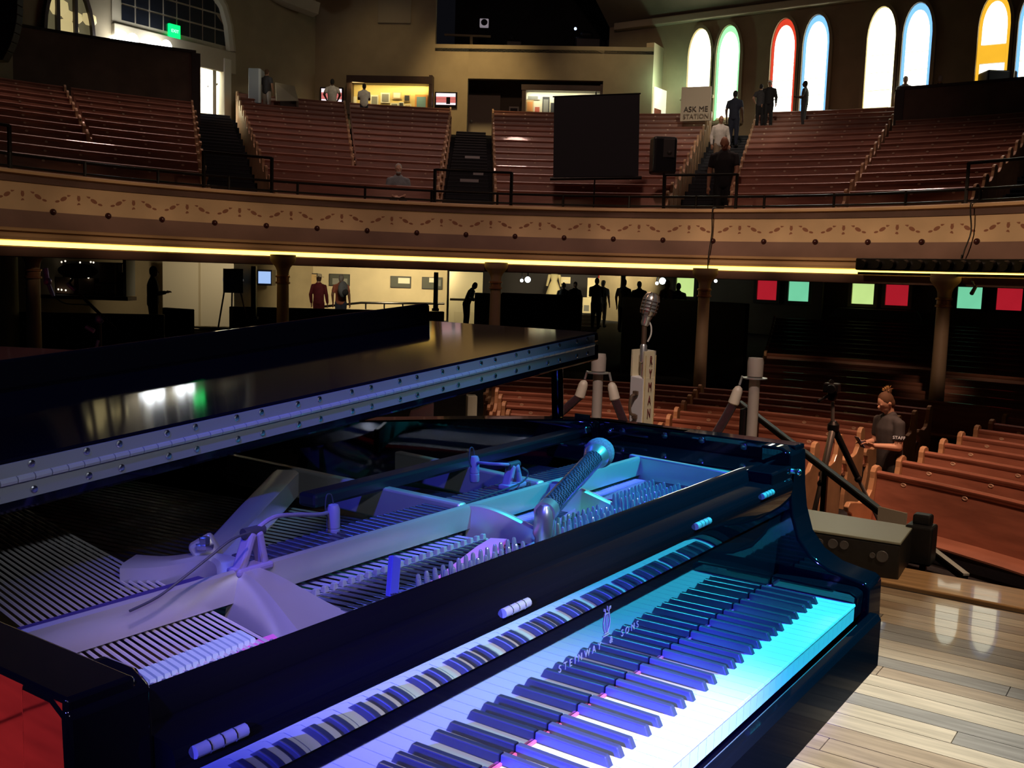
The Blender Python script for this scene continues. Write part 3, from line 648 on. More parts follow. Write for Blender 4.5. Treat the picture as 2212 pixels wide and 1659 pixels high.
PB(MB().box((0, .1485, .729), (1.226, .003, .009)), 'key_felt', 'red_felt')
# fallboard with rolled nose, inlaid name
fbp = [(.1505, .70), (.1505, .8605)]
for k in range(9):
    t = k/8; ph = R_(24-18*t); fbp.append((.1465-.0115*(t*1.25-.25*t*t), .8605+.04*t))
fbp += [(.1345, .907), (.1348, .913), (.1375, .920), (.144, .9245), (.177, .926), (.177, .70)]
fb = PB(MB().prism(fbp, -.655, .655, yz), 'fallboard', 'fallboard_black', smooth=True)
text('STEINWAY  &  SONS', .0135, 'name_inlay', fb, (.0, .1502, .802), (1, 0, 0), (0, 0, 1), 'name_lettering', .0003, spacing=1.75)
mb = MB(); g = lambda pts, r: mb.tube([(.012+x, .1500, .812+z) for x, z in pts], r, 5)
for s in (-1, 1):
    g([(s*.003, .004), (s*.007, .010), (s*.0085, .018), (s*.006, .026), (s*.004, .031), (s*.006, .036)], .0007); g([(s*.006, .036), (s*.0085, .037), (s*.0085, .034), (s*.006, .034)], .0006)
for q in (-.0025, 0, .0025): g([(q, .004), (q, .029)], .00035)
g([(-.006, .029), (.006, .029)], .0006); g([(-.008, 0), (.008, 0)], .0009); g([(-.005, .003), (.005, .003)], .0008); g([(0, .033), (0, .039)], .0006)
build(mb, 'lyre_emblem', 'name_inlay', fb)
for X in (-.615, -.222, .262, .525):
    h = build(MB().tube([(X-.024, .1345, .914), (X+.024, .1345, .914)], .0052, 10), 'butt_hinge', 'hinge_nickel', fb, smooth=True)
    for q in (-.012, 0, .012): build(MB().tube([(X+q-.0006, .1345, .914), (X+q+.0006, .1345, .914)], .0058, 10), 'hinge_joint', 'nickel', h)
# stretcher
PB(MB().prism([(.178, .70), (.178, .926), (.184, .940), (.190, .9445), (.201, .9445), (.205, .939), (.205, .85), (.19, .70)], -.667, .655, yz), 'stretcher', smooth=True)
# cast iron plate
YWL, ZWL = .385, .943          # cross wall
pl = PB(MB().prism([(-.65, .206), (.55, .206), (.55, .392), (.13, .392), (.11, .305), (-.40, .30), (-.45, .268), (-.65, .268)], .885, .895), 'iron_plate', 'plate_bronze')
SP = lambda mb, n, m='plate_bronze', **k: build(mb, n, m, pl, smooth=True, **k)
SP(MB().prism([(YWL, .9085), (YWL-.001, ZWL-.008), (YWL+.001, ZWL-.002), (YWL+.006, ZWL), (YWL+.012, ZWL-.002), (YWL+.015, ZWL-.008), (YWL+.016, .9085)], -.645, .548, yz), 'cross_wall')
SP(MB().prism([(.207, .88), (.207, .938), (.41, .944), (.41, .88)], .545, .557, yz), 'side_wall', bevel=.003)
SP(MB().box((-.655, .32, .912), (.012, .17, .055)), 'side_wall', bevel=.003)
def rib(X0, y0, z0, X1, y1, z1, th, name='rib'):
    N = 14; vs = []
    for i in range(N+1):
        t = i/N; y = y0+(y1-y0)*t; x = X0+(X1-X0)*t; z = z0+(z1-z0)*smoothstep(.05, 1, t)
        vs += [(x-th/2, y, .89), (x-th/2, y, z-.002), (x-th*.25, y, z), (x+th*.25, y, z), (x+th/2, y, z-.002), (x+th/2, y, .89)]
    fs = [(i*6+j, i*6+j+1, i*6+7+j, i*6+6+j) for i in range(N) for j in range(5)]+[tuple(range(5, -1, -1)), tuple(N*6+j for j in range(6))]
    SP(MB().add(vs, fs), name)
rib(.031, .39, ZWL, .112, .262, .897, .013); rib(.239, .39, ZWL, .325, .245, .897, .013)
mb = MB(); sec = []
for i in range(17):
    t = i/16; s = smoothstep(.02, 1, t); hw = .012+.045*t**1.5; cx = -.374+.018*t; y = .395-.145*t; zt = ZWL-.045*s
    sec.append([(cx-hw-.012, y, .888), (cx-hw-.004, y, zt-.010), (cx-hw*.85, y, zt-.001), (cx-hw*.35, y, zt-.005*t), (cx+hw*.35, y, zt-.005*t), (cx+hw*.85, y, zt-.001), (cx+hw+.004, y, zt-.010), (cx+hw+.012, y, .888)])
vs = [p for r in sec for p in r]; fs = [(i*8+j, i*8+j+1, i*8+9+j, i*8+8+j) for i in range(16) for j in range(7)]
SP(mb.add(vs, fs), 'flared_rib')
for a, b, wd in (((.03, .40), (.07, .95), .018), ((.235, .40), (.30, .76), .018)):
    SP(MB().beam((*a, .918), (*b, .912), wd, .05), 'strut', bevel=.004)
J1 = onZ(442, 1197, .935); J0 = V((-.378, .395, .930)); JE = onZ(618, 1015, .95); JB = onZ(280, 1207, .925)
def loft(cl, wd, th, name):      # flat web along a centre line, wider than thick
    cl = [V(p) for p in cl]; vs = []
    for i, p in enumerate(cl):
        t = (cl[min(i+1, len(cl)-1)]-cl[max(i-1, 0)]).normalized(); sd = t.cross(V((0, 0, 1))).normalized(); w = wd[i]/2
        vs += [p-sd*w+V((0, 0, -th)), p-sd*w+V((0, 0, -.004)), p-sd*w*.7, p+sd*w*.7, p+sd*w+V((0, 0, -.004)), p+sd*w+V((0, 0, -th))]
    n = len(cl); fs = [(i*6+j, i*6+(j+1) % 6, i*6+6+(j+1) % 6, i*6+6+j) for i in range(n-1) for j in range(6)]+[tuple(range(5, -1, -1)), tuple((n-1)*6+j for j in range(6))]
    SP(MB().add(vs, fs), name)
cl = catmull([J0, J0.lerp(J1, .5)+V((.012, .0, .004)), J1, J1.lerp(JB, .55)+V((0, .0, -.003)), JB], 5)
loft(cl, [.05-.028*min(1, i/8)+.03*max(0, (i-9)/11) for i in range(len(cl))], .03, 'strut_nose')
loft([J1+V((0, 0, -.002)), J1.lerp(JE, .5), JE], [.03, .036, .04], .04, 'strut')
SP(MB().lathe([(.010, 0), (.011, .003), (.011, .006), (.0065, .007), (.0065, .014), (.003, .015)], 6, Matrix.Translation(J1+V((0, 0, .006)))), 'nose_bolt', 'nickel')
SP(MB().beam(onZ(430, 1165, .95), onZ(452, 1200, .93), .02, .03), 'strut_tab', bevel=.004)
# felts laid on the plate (outlines seen from above)
def flat(name, pix, z, m, th=.003):
    pts = [onZ(x, y, z) for x, y in pix]; PB(MB().prism([(p.x, p.y) for p in pts], z-th, z), name, m)
flat('felt_strip', [(905, 1275), (960, 1234), (1030, 1180), (1060, 1162), (1096, 1164), (1082, 1190), (1020, 1226), (950, 1264)], .9072, 'pink_felt', .0015)
flat('felt_strip', [(498, 1417), (556, 1381), (590, 1369), (600, 1378), (586, 1396), (540, 1414)], .905, 'pink_felt', .008)
flat('felt_strip', [(1296, 1078), (1362, 1048), (1392, 1038), (1388, 1052), (1330, 1078)], .9072, 'red_felt', .0015)
flat('felt_strip', [(1180, 1140), (1230, 1105), (1243, 1098), (1244, 1106), (1200, 1140)], .9072, 'red_felt', .0015)
PB(MB().prism([(-.64, .412), (-.64, .432), (-.40, .436), (-.40, .412)], .905, .930), 'felt_rail', mat('felt_purple', (.035, .02, .13), .95))
# strings
def strings(n, xa, xb, y0, y1, sl, z, r, m, grp, name):
    mb = MB()
    for i in range(n):
        x = xa+(xb-xa)*i/(n-1)
        for g in range(grp):
            xx = x+(g-(grp-1)/2)*.0028; mb.tube([(xx, y0, z), (xx+sl*(y1-y0), y1, z-.004)], r, 5, cap=False)
    o = PB(mb, name, m, smooth=True); o['kind'] = 'stuff'; return o
strings(22, -.622, -.455, .214, 1.55, .2, .906, .0017, 'string_copper', 1, 'bass_strings')
strings(24, -.315, .015, .214, 1.6, -.13, .9055, .0008, 'string_steel', 3, 'tenor_strings')
strings(12, .115, .225, .214, 1.2, -.08, .9055, .0007, 'string_steel', 3, 'alto_strings')
strings(20, .325, .53, .214, .72, -.05, .9055, .0007, 'string_steel', 3, 'treble_strings')
df = MB().add([(-.004, 0, 0), (.004, 0, 0), (.004, .036, 0), (-.004, .036, 0), (-.0025, .004, .010), (.0025, .004, .010), (.0025, .032, .010), (-.0025, .032, .010)], [(3, 2, 1, 0), (4, 5, 6, 7), (0, 1, 5, 4), (1, 2, 6, 5), (2, 3, 7, 6), (3, 0, 4, 7)]).mesh('damper_felt')
for i in range(21):
    o = link('damper_felt', df, mat('felt_pale', (.55, .72, .66), .9), gp); o.location = V((-.611+.00795*i, .272+.0006*i, .8995))-gp.location; o.rotation_euler = (0, 0, R_(-11))
# damper heads behind the cross wall, hitch bars
dm = MB().box((0, 0, 0), (.009, .05, .026)).mesh('damper_head')
for i in range(62):
    x = -.34+.0138*i
    if abs(x-.04) < .014 or abs(x-.24) < .014 or x > .5: continue
    o = link('damper_head', dm, 'ebony', gp, bevel=.0015); o.location = V((x, .44, .921))-gp.location
PB(MB().prism([(-.325, .345), (.02, .345), (.02, .36), (-.325, .36)], .895, .9035), 'agraffe_bar', 'plate_bronze', bevel=.002)
ag = MB().add([(-.004, 0, 0), (.004, 0, 0), (.004, .008, 0), (-.004, .008, 0), (-.0028, .001, .008), (.0028, .001, .008), (.0028, .007, .007), (-.0028, .007, .007)], [(3, 2, 1, 0), (4, 5, 6, 7), (0, 1, 5, 4), (1, 2, 6, 5), (2, 3, 7, 6), (3, 0, 4, 7)]).mesh('agraffe')
for i in range(24):
    o = link('agraffe', ag, 'hinge_nickel', gp, bevel=.001); o.location = V((-.322+.0144*i, .345, .9035))-gp.location
# tuning pins
pin = MB().lathe([(.0033, 0), (.0033, .029), (.0026, .036), (.0016, .038)], 8).mesh('tuning_pin'); pin.materials.append(MATS['pin_steel']); pin.polygons.foreach_set('use_smooth', [True]*len(pin.polygons)); pin.set_sharp_from_angle(angle=R_(40))
def pins(a, b, c, d, nu, nv):
    a, b, c, d = [V((*p, .895)) for p in (a, b, c, d)]
    for v in range(nv):
        for u in range(nu):
            s, t = (u+.5*(v % 2))/nu, v/max(1, nv-1); p = (a*(1-s)+b*s)*(1-t)+(d*(1-s)+c*s)*t
            o = bpy.data.objects.new('tuning_pin', pin); COL.objects.link(o); o.parent = gp; o.location = p-gp.location; o.rotation_euler = (R_(-5), R_(random.uniform(-2, 2)), random.random())
pins((.245, .226), (.43, .222), (.424, .292), (.268, .286), 12, 4)
pins((.045, .238), (.215, .235), (.205, .268), (.06, .272), 11, 3)
pins((-.26, .236), (-.035, .238), (-.035, .258), (-.25, .25), 14, 2)
pins((-.62, .222), (-.46, .222), (-.46, .236), (-.62, .236), 14, 1)
# lid, folded flap, lip, long hinge
LO = V((-.738, 0, .977)); LT = math.atan(.0785)
def L(x, y, z): return (LO.x+x*math.cos(LT)-z*math.sin(LT), y, LO.z+x*math.sin(LT)+z*math.cos(LT))
LW = 1.497; YH = .60
lidout = [(0, YH), (LW, YH), (LW, .64), (1.45, .70), (1.39, .765), (1.31, .83), (1.22, .895), (1.14, .955), (1.05, 1.05), (.97, 1.2), (.89, 1.44), (.82, 1.72), (.74, 2.02), (.63, 2.30), (.48, 2.50), (.30, 2.58), (.12, 2.53), (0, 2.40)]
lp = lambda a, b, c: L(a, b, c)
lid = PB(MB().prism(lidout, 0, .035, lp), 'lid', 'lid_black', bevel=.004)
flp = [(0, YH), (LW, YH), (LW, 1.055), (0, 1.055)]
build(MB().prism(flp, .038, .059, lp), 'lid_flap', 'lid_black', lid, bevel=.005)
lipp = [(1.036, .057), (1.036, .098), (1.040, .103), (1.052, .103), (1.055, .099), (1.055, .057)]
mb = MB().prism(lipp, .012, 1.470, lambda a, b, c: L(c, a, b)); build(mb, 'flap_lip', 'lid_black', lid, bevel=.004)
build(MB().prism([(.012, YH-.0012), (LW-.02, YH-.0012), (LW-.02, YH+.002), (.012, YH+.002)], .0135, .0355, lp), 'hinge_leaf', 'hinge_nickel', lid)
build(MB().prism([(.012, YH-.0012), (LW-.02, YH-.0012), (LW-.02, YH+.002), (.012, YH+.002)], .0375, .0555, lp), 'hinge_leaf', 'hinge_nickel', lid)
kn = MB().tube([L(-.0092, 0, 0), L(.0092, 0, 0)], .0042, 8); kn.v = [v-LO for v in kn.v]; knm = kn.mesh('hinge_knuckle')
scr = MB().lathe([(.0048, 0), (.0044, .0012), (.003, .002), (.0006, .0022), (.0005, .0014), (0, .0014)], 10, Euler((R_(90), 0, 0)).to_matrix().to_4x4()).mesh('hinge_screw')
for i in range(74):
    o = link('hinge_knuckle', knm, mat('knuckle_nickel', (.75, .75, .74), .3, metal=.3), lid, smooth=True); o.location = V(L(.022+.0197*i, YH-.003, .0365))-gp.location
for i in range(27):
    for z in (.0500, .021):
        o = link('hinge_screw', scr, 'nickel', lid); o.location = V(L(.03+.0545*i+(.012 if i % 2 else 0), YH-.0012, z))-gp.location
# props
pb0 = V((.674, .647, ZR)); PB(MB().beam(pb0, V(L(1.405, .647, 0)), .022, .018, (0, 1, 0)), 'lid_prop', bevel=.003)
a, b = onZ(1275, 928, .95), onZ(662, 1081, .945)
PB(MB().beam(a, b, .034, .02), 'folded_prop', mat('prop_satin', (.012, .012, .018), .38), bevel=.005)
PB(MB().box(onX(1258, 909, .687), (.004, .035, .028)), 'corner_bracket', 'nickel')
PB(MB().beam(onX(1240, 935, .66), onX(1272, 928, .66), .02, .014), 'prop_bracket', 'nickel', bevel=.003)
for x, y in ((1345, 931), (1436, 941), (1516, 951), (1607, 965)):
    p = onX(x, y, .6875); PB(MB().lathe([(.007, 0), (.0065, .002), (.0045, .003), (0, .003)], 12, Matrix.Translation(p) @ Euler((0, R_(-90), 0)).to_matrix().to_4x4()), 'case_screw', 'nickel', smooth=True)
a, b = onX(1657, 1008, .67), onX(1725, 1020, .67)
PB(MB().tube([a, b], .0045, 8), 'pivot_rod', 'nickel', smooth=True)
for q in (a, a*.5+b*.5, b): PB(MB().ball(q, .0065, 8, 6), 'pivot_knob', 'nickel', smooth=True)
a, b = onX(1318, 932, .686), onX(1400, 945, .686)
PB(MB().tube([a, b], .0025, 6), 'latch_rod', 'nickel', smooth=True); PB(MB().ball(a, .008, 8, 6), 'latch_knob', 'nickel', smooth=True)
# legs and pedals
for x, y in ((-.6, .35), (.62, .35), (-.3, 2.1)):
    M = Matrix.Translation((x, y, 0))
    PB(MB().lathe([(.055, .60), (.06, .56), (.075, .5), (.06, .44), (.05, .2), (.042, .09), (.05, .08), (.03, .06), (.03, .045)], 16, M), 'leg', smooth=True)
    PB(MB().tube([(x-.015, y, .0285), (x+.015, y, .0285)], .028, 14), 'caster', 'gold_inlay', smooth=True)
for s in (-1, 1): PB(MB().beam((s*.06, .5, .6), (s*.12, .5, .14), .035, .035, (0, 1, 0)), 'pedal_lyre_post', bevel=.004)
PB(MB().box((0, .5, .11), (.34, .12, .07)), 'pedal_box', bevel=.006)
for q in (-.08, 0, .08): PB(MB().beam((q, .46, .085), (q, .32, .05), .03, .012), 'pedal', 'gold_inlay', bevel=.004)
# ================================================================ microphones on the piano
mat('mic_violet_tint', (.28, .23, .42), .5)  # grey microphone with the violet stage light put into its colour
mat('mic_dark', (.05, .05, .07), .4)
mat('satin_nickel', (.62, .62, .6), .3, metal=.8)
mat('foam_grey', (.22, .2, .26), .9, noise=.3, nscale=300)
cf = mat('carbon_fibre', (.04, .04, .06), .25, coat=.5)
nt = cf.node_tree; tc = nt.nodes.new('ShaderNodeTexCoord'); ck = nt.nodes.new('ShaderNodeTexChecker'); ck.inputs['Scale'].default_value = 260
ck.inputs[1].default_value = (.10, .10, .16, 1); ck.inputs[2].default_value = (.012, .012, .02, 1)
nt.links.new(tc.outputs['Object'], ck.inputs[0]); nt.links.new(ck.outputs[0], nt.nodes['Principled BSDF'].inputs['Base Color'])
def rotz_to(d):     # matrix turning +z onto d
    return V(d).to_track_quat('Z', 'Y').to_matrix().to_4x4()
# long tube microphone with ball head standing on a silver foot
p0 = onY(1168, 1182, .255); p0.z = .895; p1 = onY(1177, 1108, .25); p2 = onY(1293, 980, .325)
d = (p2-p1).normalized()
t = thing('tube_microphone', 'large carbon fibre tube microphone with round ball head on a silver foot inside the piano', 'microphone', p0)
build(MB().lathe([(.010, 0), (.010, .012), (.009, .014), (.009, .018), (.010, .02), (.010, .026), (.0135, .032), (.0138, (p1-p0).length-.006), (.012, (p1-p0).length+.004), (.007, (p1-p0).length+.011), (0, (p1-p0).length+.013)], 16, Matrix.Translation(p0) @ rotz_to(p1-p0)), 'foot_stem', 'satin_nickel', t, smooth=True)
build(MB().tube([p1+d*-.002, p1+d*.018], .0152, 18), 'elbow', 'satin_nickel', t, smooth=True)
build(MB().tube([p1+d*.006, p2-d*.03], .0148, 20), 'tube', 'carbon_fibre', t, smooth=True)
build(MB().tube([p2-d*.034, p2-d*.028, p2-d*.022, p2-d*.014], [.0148, .0165, .019, .0205], 20), 'collar', 'satin_nickel', t, smooth=True)
build(MB().ball(p2+d*.004, .0245, 20, 12), 'ball_grille', 'foam_grey', t, smooth=True)
# gooseneck clip microphones
def clip_mic(lab, body_top, body_bot, neck, clip_top, base, Y, wpx):
    B = onY(*base, Y); t = thing('clip_microphone', lab, 'microphone', B)
    a, b = onY(*body_top, Y+.06), onY(*body_bot, Y+.06); D = (a-CAMP).dot(_f); r = wpx/2*D/FPX; L = (a-b).length
    M = Matrix.Translation(b) @ rotz_to(a-b)
    bd = build(MB().lathe([(r*.9, 0), (r, L*.06), (r, L*.30), (r*.93, L*.31), (r*.93, L*.34), (r, L*.35), (r, L*.86), (r*.75, L*.97), (r*.2, L)], 18, M), 'capsule', 'mic_violet_tint', t, smooth=True)
    build(MB().lathe([(r*.85, -.001), (r*.9, .0005)], 14, M), 'grille', 'mic_dark', bd)
    lp = catmull([a, a+V((-.004, 0, .012)), a+V((-.012, 0, .013)), a+V((-.014, 0, -.004)), a*.6+b*.4+V((-r*1.1, 0, 0))], 4)
    build(MB().tube(lp, .0009, 6), 'cable_loop', 'mic_dark', t)
    ct = onY(*clip_top, Y); pts = [onY(*q, Y+.06*k/(len(neck)-1)) for k, q in enumerate(neck)]
    build(MB().tube(catmull([ct]+pts, 5), .0026, 8), 'gooseneck', 'mic_violet_tint', t, smooth=True)
    mb = MB()
    for s in (-1, 1): mb.beam(ct+V((s*.004, 0, 0)), B+V((s*.017, 0, .002)), .009, .016, (0, 1, 0))
    build(mb.box(B+V((0, 0, .003)), (.05, .022, .009)), 'clip', 'mic_violet_tint', t, bevel=.003)
    build(MB().tube([ct+V((-.014, 0, 0)), ct+V((.014, 0, 0))], .006, 10), 'clamp_barrel', 'mic_dark', t, smooth=True)
    return t
clip_mic('small purple-lit gooseneck clip microphone on the front of the piano frame', (720, 1088), (720, 1166), [(590, 1118), (640, 1112), (685, 1112), (706, 1108)], (547, 1148), (541, 1232), .392, 29)
clip_mic('small clip microphone with straight arm standing further back in the piano', (1025, 984), (1025, 1040), [(1085, 1003), (1060, 1002), (1040, 1000), (1028, 1000)], (1108, 1004), (1107, 1052), .43, 21)
# microphone leads
for pts, Y, lab in [([(541, 1150), (500, 1166), (450, 1205), (400, 1245), (340, 1290), (280, 1320)], .37, 'thin microphone lead running left over the piano frame'),
                    ([(1128, 1010), (1140, 1020), (1135, 1035), (1110, 1050), (1000, 1090), (930, 1120)], .41, 'thin microphone lead trailing from the rear clip microphone')]:
    P = [onY(x, y, Y) for x, y in pts]; tag(build(MB().tube(catmull(P, 5), .0014, 6), 'microphone_lead', 'mic_dark'), lab, 'cable')
# blue felt wedge pushed between the strings
a, b = onY(853, 1203, .30), onY(846, 1297, .285)
tag(build(MB().beam(a, b, .017, .007, (0, 1, 0)), 'felt_wedge', 'blue_felt', bevel=.0015), 'blue felt strip standing upright among the piano strings', 'felt')
# ================================================================ stage front: rope posts
mat('post_cream', (.36, .30, .25), .5, noise=.06, nscale=6)
mat('rope_maroon', (.035, .006, .010), .9, sheen=.15, noise=.3, nscale=60)
mat('rope_end', (.62, .52, .40), .4)
def sag(a, b, r, drop, n=10):
    a, b = V(a), V(b); return [a.lerp(b, i/n)+V((0, 0, -drop*4*(i/n)*(1-i/n))) for i in range(n+1)]
def rope_post(x, ytop, D, ropes, lab):
    T = at(x, ytop, D); p = V((T.x, T.y, 0)); h = T.z; M = Matrix.Translation(p)
    t = thing('rope_post', lab, 'post', p)
    build(MB().lathe([(.16, .0), (.16, .02), (.06, .05), (.035, .07)], 20, M), 'base', 'post_cream', t, smooth=True)
    build(MB().lathe([(.025, .06), (.025, h-.085)], 16, M), 'shaft', 'post_cream', t, smooth=True)
    build(MB().lathe([(.026, h-.09), (.036, h-.085), (.037, h-.02), (.033, h), (.0, h)], 16, M), 'cap', 'post_cream', t, smooth=True)
    build(MB().lathe([(.03, h-.098), (.058, h-.096), (.058, h-.091), (.03, h-.088)], 16, M), 'hook_ring', 'satin_nickel', t, smooth=True)
    return t, p, h
def rope(px, p, h, side, far, lab):
    """maroon rope hanging from the post ring towards far"""
    d = (V(far)-V(p)); d.z = 0; d.normalize()
    a = V(p)+d*.056+V((0, 0, h-.10)); t = thing('velvet_rope', lab, 'rope', a)
    build(MB().tube([a+V((0, 0, .012)), a+d*.012+V((0, 0, -.03))], .006, 8), 'hook', 'satin_nickel', t, smooth=True)
    c = a+d*.012+V((0, 0, -.035)); e = c+d*.022+V((0, 0, -.08)); dd = (e-c).normalized()
    build(MB().lathe([(.005, 0), (.017, .008), (.023, .024), (.026, .085), (.022, .09)], 14, Matrix.Translation(c) @ rotz_to(dd)), 'ferrule', 'rope_end', t, smooth=True)
    q = [e]+[e+(V(far)-e)*s+V((0, 0, -.9*s*(1-s)*1.6)) for s in (.08, .2, .35, .5)]
    q[-1].z = max(q[-1].z, .12)
    build(MB().tube(catmull(q, 5), .021, 12), 'cord', 'rope_maroon', t, smooth=True)
t1, pA, hA = rope_post(1294, 764, 4.9, 2, 'cream rope post with two maroon ropes left of the RYMAN box')
t2, pB, hB = rope_post(1633, 773, 4.6, 1, 'cream rope post right of the RYMAN box')
Lf = pA+(pA-pB).normalized()*1.6+V((0, 0, .6)); 
rope(0, pA, hA, -1, Lf, 'maroon rope falling left from the left cream post'); rope(0, pA, hA, 1, pB+V((0, 0, .6)), 'maroon rope falling right from the left cream post')
rope(0, pB, hB, -1, pA+V((0, 0, .6)), 'maroon rope falling left from the right cream post')
# short dark post and post far left beyond the piano
P = at(1612, 880, 4.75); tag(build(MB().lathe([(.1, 0), (.1, .015), (.03, .03), (.028, P.z-.01), (.0, P.z)], 14, Matrix.Translation((P.x, P.y, 0))), 'dark_post', 'rail_black', smooth=True), 'short dark post just left of the right cream rope post', 'post')
# ================================================================ RYMAN souvenir microphone box
mat('box_white', (.80, .76, .74), .5); mat('box_cream', (.78, .68, .44), .5); mat('letter_maroon', (.16, .03, .03), .5); mat('handle_bronze', (.22, .15, .10), .35, metal=.7)
c0 = at(1395, 757, 4.70); hx, hy, ht = .075, .073, c0.z
bp = V((c0.x, c0.y, 0)); 
t = thing('microphone_box', 'white microphone box with RYMAN in dark red letters down its cream side', 'box', bp)
# its two visible faces: one towards the left of the view, one towards the right
e1 = (_r0*.72-V((_f.x, _f.y, 0)).normalized()*.55).normalized(); e2 = V((-e1.y, e1.x, 0)); 
# corner nearest the camera lies between faces
near = at(1390, 760, 4.61); near.z = 0
wl, wr = .118, .098
vL = (at(1369, 760, 4.72)-at(1393, 760, 4.63)); vL.z = 0; vL = vL.normalized()*wl
vR = (at(1425, 760, 4.73)-at(1393, 760, 4.63)); vR.z = 0; vR = vR.normalized()*wr
K = at(1393, 760, 4.63); K.z = 0
q = [K, K+vR, K+vR+vL, K+vL]; cut = ht-.125
build(MB().hexa([p+V((0, 0, .0)) for p in q], [p+V((0, 0, cut)) for p in q]), 'body', 'box_white', t, bevel=.004)
tk = .012; nl, nr = vL.normalized(), vR.normalized()
build(MB().hexa([K+V((0, 0, cut)), K+vR+V((0, 0, cut)), K+vR+nl*tk+V((0, 0, cut)), K+nl*tk+V((0, 0, cut))], [K+V((0, 0, ht)), K+vR+V((0, 0, ht)), K+vR+nl*tk+V((0, 0, ht)), K+nl*tk+V((0, 0, ht))]), 'side_panel', 'box_cream', t)
build(MB().hexa([K+vL+V((0, 0, cut)), K+vL+vR+V((0, 0, cut)), K+vL*.88+vR+V((0, 0, cut)), K+vL*.88+V((0, 0, cut))], [K+vL+V((0, 0, ht)), K+vL+vR+V((0, 0, ht)), K+vL*.88+vR+V((0, 0, ht)), K+vL*.88+V((0, 0, ht))]), 'side_panel', 'box_cream', t)
build(MB().hexa([K+vR*.88+V((0, 0, cut)), K+vR+V((0, 0, cut)), K+vR+vL+V((0, 0, cut)), K+vR*.88+vL+V((0, 0, cut))], [K+vR*.88+V((0, 0, ht)), K+vR+V((0, 0, ht)), K+vR+vL+V((0, 0, ht)), K+vR*.88+vL+V((0, 0, ht))]), 'back_panel', 'box_white', t)
nF = nr.cross(V((0, 0, 1)));
if nF.dot(CAMP-K) < 0: nF = -nF
mb = MB().hexa([K+V((0, 0, .02))+nF*.003, K+vR+V((0, 0, .02))+nF*.003, K+vR+V((0, 0, .02)), K+V((0, 0, .02))], [K+V((0, 0, cut))+nF*.003, K+vR+V((0, 0, cut))+nF*.003, K+vR+V((0, 0, cut)), K+V((0, 0, cut))])
build(mb, 'cream_face', 'box_cream', t)
for s in (.06, .94):
    a = K+vR*s+nF*.004; build(MB().beam(a+V((0, 0, .03)), a+V((0, 0, ht-.02)), .004, .003, nF), 'face_trim', mat('trim_gold', (.55, .42, .2), .4), t)
for i, ch in enumerate('RYMAN'):
    z = ht-.046-i*.062; text(ch, .062, 'letter_maroon', t, K+vR*.5+nF*.006+V((0, 0, z)), nr, (0, 0, 1), 'letter', .001, scalex=.62)
nG = nl.cross(V((0, 0, 1)));
if nG.dot(CAMP-K) < 0: nG = -nG
hz = ht-.255; g0 = K+vL*.45
build(MB().tube(catmull([g0+nG*.004+V((0, 0, hz+.05)), g0+nG*.03+V((0, 0, hz+.04)), g0+nG*.036+V((0, 0, hz)), g0+nG*.03+V((0, 0, hz-.04)), g0+nG*.004+V((0, 0, hz-.05))], 4), .007, 8), 'handle', 'handle_bronze', t, smooth=True)
for s in (1, -1): build(MB().box(g0+nG*.003+V((0, 0, hz+s*.056)), (.028, .028, .02)), 'handle_plate', 'handle_bronze', t, bevel=.003)
# vintage microphone on its stand in the box
sp = K+vL*.45+vR*.4; mt = at(1410, 655, (V((sp.x, sp.y, .9))-CAMP).dot(_f))
t = thing('vintage_microphone', 'silver vintage stage microphone on a slim stand rising from the white box', 'microphone', V((sp.x, sp.y, cut)))
top = mt.z
build(MB().tube([V((sp.x, sp.y, cut)), V((sp.x, sp.y, top-.26))], .0085, 10), 'stand_tube', 'satin_nickel', t, smooth=True)
build(MB().lathe([(.009, top-.28), (.016, top-.275), (.017, top-.20), (.011, top-.19)], 14, Matrix.Translation((sp.x, sp.y, 0))), 'clutch', 'satin_nickel', t, smooth=True)
build(MB().tube([V((sp.x, sp.y, top-.2)), V((sp.x, sp.y, top-.10))], .012, 10), 'upper_tube', 'handle_bronze', t, smooth=True)
hd = V((sp.x, sp.y, top-.105)); ax = (V((0, 0, 1))+_r0*.22).normalized(); Mh = Matrix.Translation(hd) @ rotz_to(ax)
build(MB().lathe([(.016, 0), (.02, .01), (.02, .03), (.026, .045)], 14, Mh), 'swivel', 'satin_nickel', t, smooth=True)
hb = hd+ax*.045
mb = MB(); prof = [(.022, 0), (.032, .01), (.036, .03), (.037, .06), (.035, .085), (.027, .103), (.012, .112), (0, .113)]
build(MB().lathe(prof, 20, Matrix.Translation(hb) @ rotz_to(ax)), 'head', 'satin_nickel', t, smooth=True)
for z in (.028, .044, .060, .076): build(MB().lathe([(.0375, z-.003), (.041, z-.002), (.041, z+.002), (.0375, z+.003)], 20, Matrix.Translation(hb) @ rotz_to(ax)), 'grille_bar', 'satin_nickel', t, smooth=True)
for j in range(8):
    a = j*math.pi/4; p = [hb+rotz_to(ax).to_3x3() @ V((r*1.06*math.cos(a), r*1.06*math.sin(a), z)) for r, z in prof[1:7]]
    build(MB().tube(p, .003, 6), 'grille_rib', 'handle_bronze', t, smooth=True)
build(MB().tube(catmull([hd+_r0*.012+V((0, 0, .03)), hd+_r0*.03+V((0, 0, 0)), hd+_r0*.032+V((0, 0, -.04)), hd+_r0*.018+V((0, 0, -.075))], 4), .004, 6), 'cable', mat('cable_pale', (.6, .58, .5), .5), t, smooth=True)
